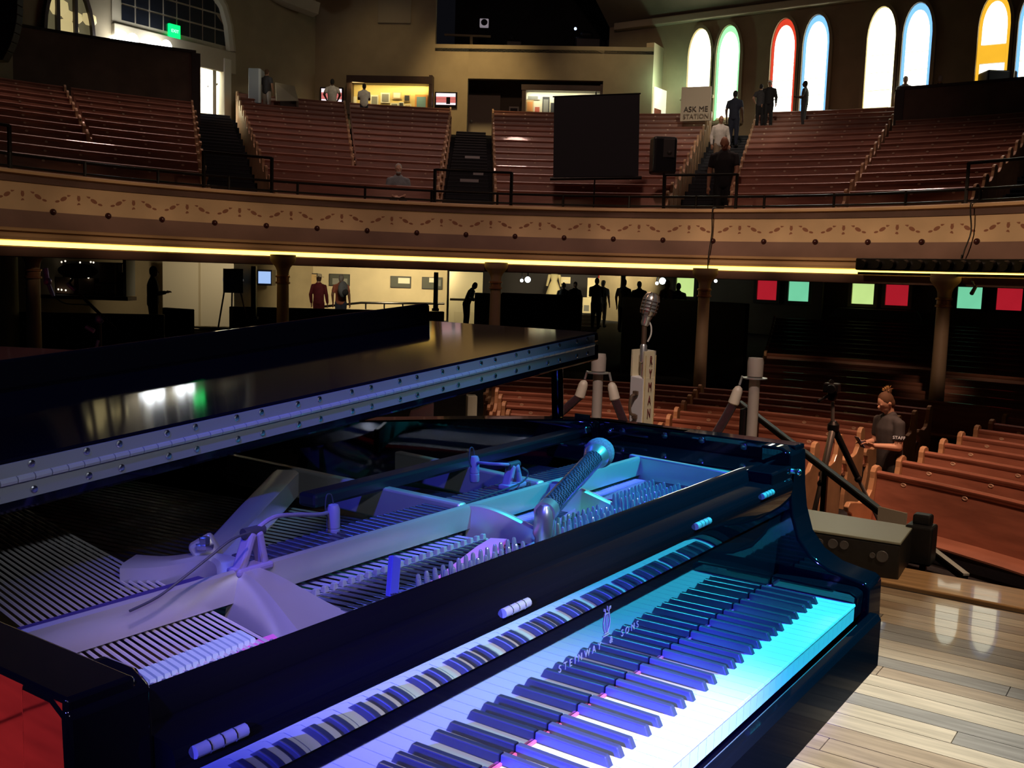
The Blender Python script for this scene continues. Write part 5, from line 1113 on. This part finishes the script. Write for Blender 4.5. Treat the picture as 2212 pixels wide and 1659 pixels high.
# cream double doors with push bars
dD = 27.0; d3 = thing('door_3', 'pair of cream panelled doors with black push bars under the balcony', 'door', at(430, 705, dD)); d3['kind'] = 'structure'
for x0, x1 in ((352, 429), (433, 505)):
    lf = build(fb_(x0, 556, x1, 708, dD, th=.08), 'door_leaf', 'white_door', d3); w = x1-x0
    for a, b in ((570, 622), (646, 664), (668, 690)): build(fb_(x0+w*.15, a, x1-w*.15, b, dD-.015, th=.03), 'door_panel', mat('door_panel_cream', (.66, .6, .46), .5), lf, bevel=.008)
    build(fb_(x0+4, 636, x1-4, 642, dD-.09, th=.06), 'push_bar', 'rail_black', lf, bevel=.01)
build(fb_(429, 556, 433, 708, dD-.02, th=.06), 'astragal', 'trim_cream', d3)
t = thing('cream_bench', 'low rounded cream bench in front of the double doors', 'bench', at(452, 730, 25)); build(MB().tube([at(420, 720, 25), at(490, 720, 25)], .11, 12), 'bolster', 'trim_cream', t, smooth=True); build(fb_(414, 705, 492, 709, 24.9, th=.4), 'top', 'trim_cream', t)
# MAKE A RECORD sign on an easel
D = 24.2; t = thing('record_sign', 'blue-grey MAKE A RECORD sign on a wooden easel', 'sign', at(502, 722, D)); build(fb_(482, 582, 525, 632, D, th=.03), 'board', mat('sign_slate', (.09, .13, .19), .6), t); build(fb_(482, 580, 500, 584, D-.005, th=.03), 'red_edge', 'print_red', t); build(fb_(500, 580, 525, 584, D-.005, th=.03), 'orange_edge', 'print_tan', t)
mat('letter_white', (.85, .85, .82), .6, emit=(1, 1, 1), es=.12)
text('MAKE A', .125, 'letter_white', t, at(503.5, 598, D-.02), _r0, (0, 0, 1), 'lettering', .003); text('RECORD', .13, 'letter_white', t, at(503.5, 605, D-.02), _r0, (0, 0, 1), 'lettering', .003)
build(fb_(489, 613, 519, 621, D-.01, th=.02), 'small_print', 'print_grey', t)
for a, b in (((484, 632), (470, 716)), ((520, 632), (534, 690)), ((502, 600), (500, 700))): build(MB().tube([at(*a, D+.05), at(*b, D+.2)], .022, 6), 'easel_leg', 'trim_cream', t)
spot('sign_fill_light', at(520, 570, 19)+V((0, 0, .5)), at(503, 610, 24.2), (.9, .95, 1), 260, 9, .7, .15)  # added spot so the board does not render black
# television, dark posts, pictures, wall rail
Dtv = (lw(571, 600, .2)-CAMP).dot(_f)-.35; t = thing('blue_television', 'small screen glowing pale blue left of the picture wall', 'television', at(571, 614, Dtv)); build(fb_(555, 582, 587, 616, Dtv+.05, th=.5), 'bezel', 'tv_dark', t); build(fb_(558, 586, 584, 612, Dtv, th=.05), 'screen', 'tv_blue', t)
for x, w, y0, y1, D, lab in [(547, 10, 575, 690, 23, 'dark square post left of the blue television'), (940, 9, 588, 672, 23.5, 'dark square post in front of the last framed picture')]:
    P = at(x, y1, D); t = thing('dark_post', lab, 'post', P); build(fb_(x-w/2, y0, x+w/2, y1, D, th=.12), 'shaft', 'screen_black', t); build(fb_(x-w*.8, y1-6, x+w*.8, y1, D-.02, th=.16), 'base', 'screen_black', t)
for x0, x1, y0, y1, inn, lab in [(640, 685, 589, 615, [(652, 600, 666, 611, 'print_white'), (667, 592, 684, 613, 'print_tan')], 'dark framed collage behind the woman in the hat'), (711, 755, 591, 617, [(718, 601, 750, 614, 'print_grey')], 'dark framed photograph behind the man with the backpack'),
                          (843, 887, 596, 621, [(860, 600, 885, 612, 'print_white')], 'third dark framed picture along the cream wall'), (911, 955, 598, 624, [(927, 600, 938, 610, 'print_white'), (940, 604, 952, 618, 'print_grey')], 'fourth dark framed picture behind the dark post')]:
    t = thing('framed_picture', lab, 'picture', onD((x0+x1)/2, y1)); f = build(dquad(MB(), x0, y0, x1, y1, 0, .05, skew=.03), 'frame', 'print_dark', t); build(dquad(MB(), x0+1.5, y0+1.5, x1-1.5, y1-1.5, .05, .053), 'mount', mat('mount_olive', (.07, .075, .06), .6), f)
    for p in inn: build(dquad(MB(), *p[:4], .053, .06), 'print', p[4], f)
t = thing('wall_rail', 'dark handrail in front of the cream picture wall', 'rail', onD(800, 662, 2.2)); build(MB().tube([onD(700, 662, 2.2), onD(780, 654, 2.2), onD(960, 656, 2.2)], .035, 8), 'bar', 'rail_black', t)
for x in (790, 830, 870, 905, 945): build(MB().tube([onD(x, 655, 2.2), onD(x, 668, 2.2)], .025, 6), 'post', 'rail_black', t)
spot('picture_wall_light', onD(800, 575, 3.2)+V((0, 0, .5)), onD(800, 625), (1, .82, .48), 420, 120, .8, .2)
spot('visitor_fill_light', onD(760, 575, 8)+V((0, 0, 1.2)), onD(715, 640, 3), (1, .82, .6), 200, 30, .8, .2)  # frontal fill added to bring out the visitors' clothes
spot('picture_wall_light_far', onD(930, 575, 3.0)+V((0, 0, .35)), onD(940, 640), (1, .8, .42), 200, 110, .8, .2)
spot('door_light', at(440, 560, 24.5)+V((0, 0, .3)), at(440, 640, 27), (1, .8, .5), 110, 110, .8, .2)
# white panelled door by the leaning woman
dD = 30.2; d4 = thing('door_4', 'cream panelled door with black bar left of the leaning woman', 'door', at(1000, 705, dD)); d4['kind'] = 'structure'; lf = build(fb_(968, 586, 1040, 712, dD, th=.1), 'door_leaf', 'white_door', d4)
for a, b in ((600, 640), (650, 665), (672, 700)): build(fb_(980, a, 1030, b, dD-.02, th=.03), 'door_panel', 'door_panel_cream', lf, bevel=.01)
build(fb_(972, 644, 1012, 649, dD-.1, th=.06), 'push_bar', 'rail_black', lf); spot('door_light_far', at(1000, 590, 28.0)+V((0, 0, .2)), at(1000, 690, 30), (1, .8, .4), 120, 110, .7, .2)
# ---------------------------------------------------------------- exhibits under the balcony
De = 33.5
struct(build(fb_(1040, 560, 1500, 760, De+2.2, th=.2, D2=De+1.5), 'wall_exhibits', mat('exhibit_wall', (.05, .045, .05), .8)))
def mannequin(x, ytop, ybot, D, m, lab, dress):
    P = at(x, ybot, D); h = at(x, ytop, D).z-P.z; t = thing('costume_mannequin', lab, 'mannequin', P); M = Matrix.Translation((P.x, P.y, P.z))
    prof = [(.10, 0), (.11, h*.05), (.16, h*.35), (.13, h*.5), (.10, h*.62), (.15, h*.8), (.17, h*.88), (.06, h*.95), (.05, h)] if not dress else [(.28, 0), (.27, h*.1), (.16, h*.5), (.10, h*.65), (.14, h*.82), (.16, h*.9), (.05, h*.96), (.05, h)]
    build(MB().lathe(prof, 14, M @ Matrix.Scale(.7, 4, _f)), 'costume', m, t, smooth=True)
    for s in (-1, 1): build(MB().limb(P+_r0*(s*.17)+V((0, 0, h*.86)), P+_r0*(s*.24)+V((0, 0, h*.45)), .05, .04), 'sleeve', m, t, smooth=True)
mat('cloth_cream', (.78, .68, .40), .8); mat('cloth_red', (.7, .06, .05), .8); mat('cloth_white', (.8, .78, .7), .8)
for x, m, lab, dr in [(1196, 'cloth_cream', 'cream stage dress on a mannequin left among the exhibits', True), (1305, 'cloth_red', 'red stage suit on a mannequin left of another red one', False), (1324, 'cloth_red', 'second red stage suit nearest the dark post', False), (1367, 'cloth_white', 'white stage suit on a mannequin in the right hand exhibit', False)]:
    mannequin(x, 588, 640 if x < 1350 else 645, De+.8, m, lab, dr)
for x0, y0, x1, y1, m, lab in [(1268, 600, 1293, 642, 'print_grey', 'tall cream poster above the steps behind the standing man'), (1257, 642, 1276, 676, 'print_grey', 'cream poster with a dark photo left of the standing man'), (1314, 640, 1331, 674, 'print_dark', 'cream poster with a dark photo right of the standing man'), (1212, 598, 1232, 612, 'print_white', 'small pale poster over the white haired visitor')]:
    t = thing('exhibit_poster', lab, 'poster', at((x0+x1)/2, y1, De)); o = build(fb_(x0, y0, x1, y1, De+.5, th=.04), 'board', mat('poster_cream', (.75, .66, .42), .7), t); build(fb_(x0+4, (y0+y1)/2, x1-4, y1-4, De+.49, th=.02), 'print', m, o)
t = thing('exhibit_steps', 'short flight of steps up to the exhibits beside the black screen', 'steps', at(1268, 712, 31))
for i in range(4): build(fb_(1252, 680+i*8, 1290, 690+i*8, 31.6-.35*i, th=.6), 'step', mat('step_wood', (.22, .15, .09), .6), t)
build(fb_(1339, 596, 1348, 680, 31, th=.2), 'dark_pilaster', 'screen_black', None); tag(bpy.data.objects['dark_pilaster'], 'slim dark pilaster between the red costumes and the white suit', 'pilaster')
for x, y, r, lab in [(1140, 604, .09, 'bright white lamp above the left black screen'), (1127, 606, .05, 'smaller white lamp beside the bright one at left'), (1431, 607, .10, 'bright white lamp above the silver microphone'), (1419, 612, .05, 'smaller white lamp left of the bright one over the microphone'), (1546, 607, .05, 'small greenish lamp right of the lime window')]:
    P = at(x, y, 30); t = thing('exhibit_lamp', lab, 'lamp', P+V((0, 0, -r))); build(MB().ball(P, r, 10, 8), 'bulb', mat('lamp_cool', (.8, .9, 1), .4, emit=(.8, .95, 1), es=6), t, smooth=True); build(MB().tube([P, P+V((0, 0, 3.2))], .015, 6), 'stem', 'rail_black', t)
for x, p in ((1200, 130), (1300, 150), (1375, 110)): spot('exhibit_light', at(x, 560, De-1.6), at(x, 640, De+.8), (1, .84, .5), p, 90, .7, .15)
# ================================================================ people
for n, c in dict(skin_light=(.62, .36, .25), skin_tan=(.42, .22, .13), skin_dark=(.10, .05, .03)).items(): mat(n, c, .55)
for n, c in dict(cloth_black=(.012, .012, .014), cloth_charcoal=(.05, .05, .055), cloth_grey=(.22, .24, .26), shirt_white=(.72, .70, .64), cloth_maroon=(.18, .02, .03), cloth_salmon=(.6, .2, .12), cloth_jeans=(.07, .09, .15), cloth_navy=(.02, .025, .05), cloth_tan=(.35, .27, .18), cloth_pale=(.5, .5, .44), hair_black=(.012, .01, .01), hair_brown=(.10, .05, .025), hair_grey=(.45, .42, .38), hair_blond=(.55, .33, .12), shoe_dark=(.02, .018, .016), hat_straw=(.72, .62, .42)).items(): mat(n, c, .8, noise=.15, nscale=12)
REMESH = []
def person(lab, x, y, D, zfoot, skin='skin_light', hair='hair_brown', top='shirt_white', bottom='cloth_navy', face=180, arms='down', lean=0, sit=False, sleeve='short', nod=0, vox=.014, height=None, bald=False, cat='person', hat=None, bun=False, beard=False, legs=True):
    """x,y: pixel of the crown of the head at distance D; face: heading in degrees, 180 = towards the camera, 0 = away, 90 = to the picture's right"""
    T = at(x, y, D); fh = V((_f.x, _f.y, 0)).normalized(); a = R_(face)
    F = (fh*math.cos(a)+_r0*math.sin(a)).normalized(); S = F.cross(V((0, 0, 1))).normalized(); U = V((0, 0, 1))
    H = height or (T.z-zfoot)/(.985 if not sit else .76)
    base = V((T.x, T.y, zfoot)); cl, sl = math.cos(R_(lean)), math.sin(R_(lean)); hipz = .52 if not sit else .27
    if lean: base -= F*(sl*.45*H)
    def P(p, up=True):
        px, py, pz = p
        if up and lean: dz, dy = pz-hipz, py; py, pz = dy*cl+dz*sl, hipz+dz*cl-dy*sl
        return base+S*px*H+F*py*H+U*pz*H
    dz0 = -.25 if sit else 0
    u = lambda p: P((p[0], p[1], p[2]+dz0))
    t = thing('person', lab, cat, base)
    Mx = Matrix((S, F, U)).transposed().to_4x4()
    # head, neck, arms
    b = MB(); hc = (0, .014+.02*math.sin(R_(nod)), .925-.008*math.sin(R_(nod)))
    Mh = Mx @ Euler((-R_(nod), 0, 0)).to_matrix().to_4x4()
    hp = lambda q: u(hc)+Mh.to_3x3() @ (V(q)*H)
    b.ball(u(hc), (.041*H, .051*H, .062*H), 16, 12, Mh); b.ball(hp((0, .016, -.032)), (.031*H, .034*H, .034*H), 12, 8, Mh)
    b.limb(u((0, -.006, .80)), hp((0, -.012, -.03)), .034*H, .030*H)
    b.ball(hp((0, .056, -.008)), (.007*H, .012*H, .014*H), 8, 6, Mh); b.ball(hp((0, .048, -.036)), (.014*H, .006*H, .005*H), 8, 6, Mh)
    for s in (-1, 1): b.ball(hp((s*.042, -.002, -.006)), (.006*H, .010*H, .015*H), 8, 6, Mh); b.ball(hp((s*.018, .047, .006)), (.008*H, .006*H, .005*H), 8, 6, Mh)
    AR = {'down': ((.145, -.012, .645), (.148, .035, .50), (0, .25, -1)), 'front': ((.122, .02, .645), (.05, .145, .66), (-.3, 1, .2)), 'hips': ((.165, -.03, .66), (.11, .02, .55), (-.6, .5, -.4)),
          'reach': ((.13, .05, .66), (.10, .12, .52), (0, .7, -.8)), 'lap': ((.13, .02, .66), (.06, .14, .585), (-.6, .8, -.1)), 'up': ((.14, .06, .68), (.08, .11, .82), (-.2, .4, 1))}
    kinds = arms if isinstance(arms, tuple) else (arms, arms); hands = {}
    arm_j = {}
    for s, k in zip((-1, 1), kinds):
        e, w_, hd = AR[k]; sh = u((s*.108, 0, .792)); E = u((s*e[0], e[1], e[2])); Wp = u((s*w_[0], w_[1], w_[2])); arm_j[s] = (sh, E, Wp)
        b.limb(sh, E, .030*H, .026*H); b.limb(E, Wp, .026*H, .0165*H)
        hv = (S*s*hd[0]+F*hd[1]+U*hd[2]).normalized(); sd = hv.cross(S*.3+U*.6+F*.2).normalized(); nn = sd.cross(hv)
        pc = Wp+hv*.028*H; b.ball(pc, (.013*H, .0235*H, .027*H), 10, 8, Matrix((nn, sd, hv)).transposed().to_4x4()); hands[s] = pc
        for i, ln in enumerate((.042, .048, .045, .036)):
            r0 = pc+sd*((i-1.5)*.0115*H)+hv*.018*H; r1 = r0+hv*ln*.55*H; r2 = r1+(hv*.75-nn*.6).normalized()*ln*.45*H; b.limb(r0, r1, .0055*H, .005*H, 6); b.limb(r1, r2, .005*H, .0042*H, 6)
        q = pc-sd*.02*H-hv*.008*H; b.limb(q, q-sd*.012*H+hv*.03*H, .007*H, .0055*H, 6)
    b.ball(u((0, 0, .74)), (.085*H, .055*H, .09*H), 12, 8, Mx)
    REMESH.append((build(b, 'body', skin, t, smooth=True), vox*.75))
    # shirt
    m = MB(); tz = [(.505, .102, .075), (.56, .098, .076), (.62, .096, .074), (.69, .102, .076), (.75, .106, .074), (.80, .080, .056)]
    for i in range(25):
        k = i/24*(len(tz)-1); j = min(int(k), len(tz)-2); f_ = k-j; z, rx, ry = [tz[j][c]*(1-f_)+tz[j+1][c]*f_ for c in range(3)]
        m.ball(u((0, .0, z)), (rx*H, ry*H, .05*H), 14, 8, Mx)
    m.limb(u((-.078, -.004, .80)), u((.078, -.004, .80)), .034*H, .034*H); m.limb(u((-.03, -.006, .83)), u((.03, -.006, .83)), .032*H, .032*H)
    for s in (-1, 1):
        sh, E, Wp = arm_j[s]; m.limb(sh, sh.lerp(E, .62 if sleeve == 'short' else 1), .036*H, .035*H if sleeve == 'short' else .031*H)
        if sleeve == 'long': m.limb(E, E.lerp(Wp, .95), .034*H, .025*H)
    REMESH.append((build(m, 'shirt', top, t, smooth=True), vox))
    # trousers and shoes
    m = MB(); m.ball(P((0, 0, hipz+.01), False), (.100*H, .076*H, .068*H), 14, 8, Mx)
    for s in (-1, 1):
        if sit: hp_, kn, an = (s*.05, 0, .265), (s*.065, .235, .275), (s*.07, .23, .05)
        else: hp_, kn, an = (s*.048, 0, .50), (s*.054, .012, .285), (s*.058, -.008, .05)
        m.limb(P(hp_, False), P(kn, False), .060*H, .043*H); m.limb(P(kn, False), P(an, False), .043*H, .032*H)
        k = P(an, False); sm = MB(); sm.ball(k+F*.04*H-U*.022*H, (.027*H, .072*H, .027*H), 12, 8, Mx); build(sm, 'shoe', 'shoe_dark', t, smooth=True)
    REMESH.append((build(m, 'trousers', bottom, t, smooth=True), vox))
    if not bald:
        m = MB(); m.ball(hp((0, -.008, .012)), (.0445*H, .0515*H, .058*H), 16, 12, Mh); m.ball(hp((0, -.022, -.01)), (.042*H, .036*H, .05*H), 14, 10, Mh)
        if bun:
            m.ball(hp((0, -.045, .058)), (.026*H, .024*H, .024*H), 12, 8, Mh)
        o = build(m, 'hair', hair, t, smooth=True); REMESH.append((o, vox*.7))
        if bun:
            for i in range(26):
                q = hp((0, -.045, .062)); d = (Mh.to_3x3() @ V((random.uniform(-1, 1), random.uniform(-1.2, .6), random.uniform(-.3, 1.2)))).normalized()
                build(MB().tube([q, q+d*.022*H, q+d*.036*H+V((random.uniform(-.01, .01), 0, random.uniform(-.01, .01)))], [.0035*H, .0028*H, .001*H], 5), 'hair_strand', 'hair_blond', t, smooth=True)
    if beard: build(MB().ball(hp((0, .022, -.047)), (.031*H, .030*H, .024*H), 12, 8, Mh), 'beard', beard, t, smooth=True)
    if hat == 'brim':
        build(MB().lathe([(.085*H, -.004), (.085*H, .004), (.047*H, .008), (.043*H, .05*H), (.0, .056*H)], 20, Matrix.Translation(hp((0, -.005, .028))) @ Mh), 'hat', 'hat_straw', t, smooth=True)
    if hat == 'cap':
        m = MB().ball(hp((0, -.004, .022)), (.046*H, .054*H, .05*H), 14, 8, Mh); m.box(hp((0, .06, .022)), (.05*H, .05*H, .006*H), Mh.to_3x3()); build(m, 'cap', 'shirt_white', t, smooth=True)
    t['_'] = 0; del t['_']
    return t, u, hp, hands, H, (S, F, U), arm_j
ZB = 5.42
# balcony
person('grey bearded man in grey polo shirt sitting in the balcony front row', 861, 353, 20.2, Zk(0)-.9+.12, 'skin_light', 'hair_grey', 'cloth_grey', 'cloth_charcoal', 172, 'lap', sit=True, beard='hair_grey', height=1.66)
person('man in white shirt seen from behind at the left television', 718, 171, 29.8, ZB, 'skin_dark', 'hair_black', 'shirt_white', 'cloth_navy', -5, 'hips')
person('man in white shirt facing the yellow display case', 787, 181, 29.9, ZB, 'skin_dark', 'hair_black', 'shirt_white', 'cloth_navy', -15, 'front')
person('blurred visitor in grey top and pale shorts by the grey cabinet', 576, 150, 28.2, ZB, 'skin_tan', 'hair_brown', 'cloth_charcoal', 'cloth_pale', 20, 'down')
person('man in long white shirt coming down the balcony aisle', 1558, 250, 24.0, 3.75, 'skin_tan', 'hair_grey', 'shirt_white', 'cloth_tan', 175, 'down', sleeve='long', bald=True)
person('man in black shirt looking down at the balcony guard rail', 1567, 292, 20.6, 2.15, 'skin_tan', 'hair_black', 'cloth_black', 'cloth_black', 200, ('reach', 'down'), nod=35, lean=10, bald=True)
person('dark figure walking up the aisle in front of the bright window', 1589, 196, 27.5, 4.9, 'skin_dark', 'hair_black', 'cloth_navy', 'cloth_navy', 30, 'down')
person('visitor in white cap and dark coat at the red bordered window', 1664, 174, 27.2, ZB, 'skin_tan', 'hair_brown', 'cloth_black', 'cloth_black', 200, 'down', hat='cap', sleeve='long')
person('dark visitor standing left of the one in the white cap', 1645, 182, 27.3, ZB, 'skin_tan', 'hair_black', 'cloth_charcoal', 'cloth_black', 20, 'hips')
person('slim dark figure silhouetted before the blue bordered window', 1741, 175, 27.2, ZB, 'skin_dark', 'hair_black', 'cloth_charcoal', 'cloth_charcoal', -60, 'front')
person('man leaning at the left end of the right partition', 1957, 163, 27.3, ZB, 'skin_light', 'hair_brown', 'cloth_grey', 'cloth_black', 200, 'down', lean=14)
person('visitor whose hair shows above the right partition, left of a bald one', 2032, 163, 27.3, ZB, 'skin_tan', 'hair_grey', 'cloth_charcoal', 'cloth_black', 40)
person('pale headed visitor just showing above the right partition', 2064, 164, 27.2, ZB, 'skin_light', 'hair_grey', 'cloth_charcoal', 'cloth_black', 180, bald=True)
# main floor, far
ZF = lambda D: zf(math.hypot(*(V(at(1106, 700, D))-V((*MC, 0)))[:2]))
person('dark silhouetted man standing in front of the cream doors', 330, 576, 24.5, -.75, 'skin_dark', 'hair_black', 'cloth_black', 'cloth_black', 60, ('down', 'front'), sleeve='long')
person('visitor in dark red coat and pale hat looking at the framed pictures', 689, 594, 28.0, -.55, 'skin_light', 'hair_brown', 'cloth_maroon', 'cloth_maroon', 10, 'down', hat='brim', sleeve='long')
person('man in salmon shirt looking at the second framed picture', 737, 594, 28.2, -.55, 'skin_tan', 'hair_grey', 'cloth_salmon', 'cloth_jeans', 5, 'down')
P_ = at(741, 625, 27.95); t = thing('backpack', 'grey backpack on the man in the salmon shirt', 'backpack', P_+V((0, 0, -.2))); build(MB().ball(P_, (.17, .11, .23), 14, 10), 'bag', 'cloth_grey', t, smooth=True); build(MB().ball(P_+V((0, -.08, -.08)), (.11, .07, .1), 12, 8), 'pocket', 'cloth_charcoal', t, smooth=True)
person('woman with long dark hair bending towards the black screen', 1026, 606, 27.5, -.35, 'skin_light', 'hair_brown', 'cloth_grey', 'cloth_jeans', 110, 'front', lean=22, nod=30, sleeve='long')
person('man in black standing on the steps to the exhibits', 1290, 601, 29.5, -.32, 'skin_dark', 'hair_black', 'cloth_black', 'cloth_black', 0, 'front')
person('visitor in white cap half hidden behind the man in black', 1303, 606, 30.2, -.3, 'skin_light', 'hair_grey', 'shirt_white', 'cloth_tan', 30, 'down', hat='cap')
person('white haired visitor at the exhibits above the black screen', 1218, 611, 29.5, -.3, 'skin_light', 'hair_grey', 'cloth_grey', 'cloth_black', 20)
person('visitor with reddish face right of the white haired one', 1243, 609, 29.6, -.3, 'skin_light', 'hair_brown', 'cloth_black', 'cloth_black', 160)
person('visitor in salmon top behind the silver microphone', 1442, 606, 27.5, -.4, 'skin_tan', 'hair_black', 'cloth_salmon', 'cloth_black', 150)
person('dark figure left of the lime green lower window', 1466, 612, 27.6, -.4, 'skin_dark', 'hair_black', 'cloth_black', 'cloth_black', 20)
person('short dark haired visitor in front of the white suit', 1381, 624, 28.5, -.35, 'skin_dark', 'hair_black', 'cloth_black', 'cloth_black', 0, height=1.5)
person('visitor in pale top left of the white suit', 1348, 622, 28.8, -.35, 'skin_tan', 'hair_brown', 'cloth_pale', 'cloth_black', 30, height=1.55)
# staff woman with phone
r = person('woman in black staff shirt, hair in a bun, looking at her phone', 1920, 846, 10.3, -1.4, 'skin_light', 'hair_brown', 'cloth_charcoal', 'cloth_black', -105, ('front', 'front'), nod=28, lean=6, vox=.009, bun=True)
t, u, hp, hands, H, (S, F, U), aj = r
hm = (hands[-1]+hands[1])/2+F*.05*H+U*.01*H
tp = thing('smartphone', 'dark smartphone held in both hands by the staff woman', 'phone', hm); Mp = Matrix((S, (F*.6+U*.8).normalized(), (F*.8-U*.6).normalized())).transposed()
build(MB().box(hm, (.07, .14, .009), Mp), 'case', 'tv_dark', tp, bevel=.004); build(MB().box(hm-(F*.8-U*.6).normalized()*.005, (.062, .128, .001), Mp), 'screen', mat('phone_glow', (.05, .05, .06), .3, emit=(.6, .7, 1), es=.3), tp)
sh, E_, W_ = aj[-1] if (aj[-1][0]-CAMP).length < (aj[1][0]-CAMP).length else aj[1]
mid = sh.lerp(E_, .55); ou = (mid-u((0, 0, .72))); ou.z = 0; ou = (CAMP-mid); ou.z = 0; ou.normalize()
text('STAFF', .045, 'letter_white', t, mid+ou*.036*H*1.12, V((0, 0, 1)).cross(ou), (0, 0, 1), 'sleeve_print', .002)
# bake the body surfaces into continuous meshes
for o, vx in REMESH:
    md = o.modifiers.new('r', 'REMESH'); md.mode = 'VOXEL'; md.voxel_size = vx; md.use_smooth_shade = True
    sm = o.modifiers.new('s', 'SMOOTH'); sm.factor = .5; sm.iterations = 7
dg = bpy.context.evaluated_depsgraph_get()
new = [(o, bpy.data.meshes.new_from_object(o.evaluated_get(dg))) for o, _ in REMESH]
for o, me in new:
    mt_ = o.data.materials[0]; o.modifiers.clear(); o.data = me
    me.materials.clear(); me.materials.append(mt_); me.polygons.foreach_set('use_smooth', [True]*len(me.polygons))
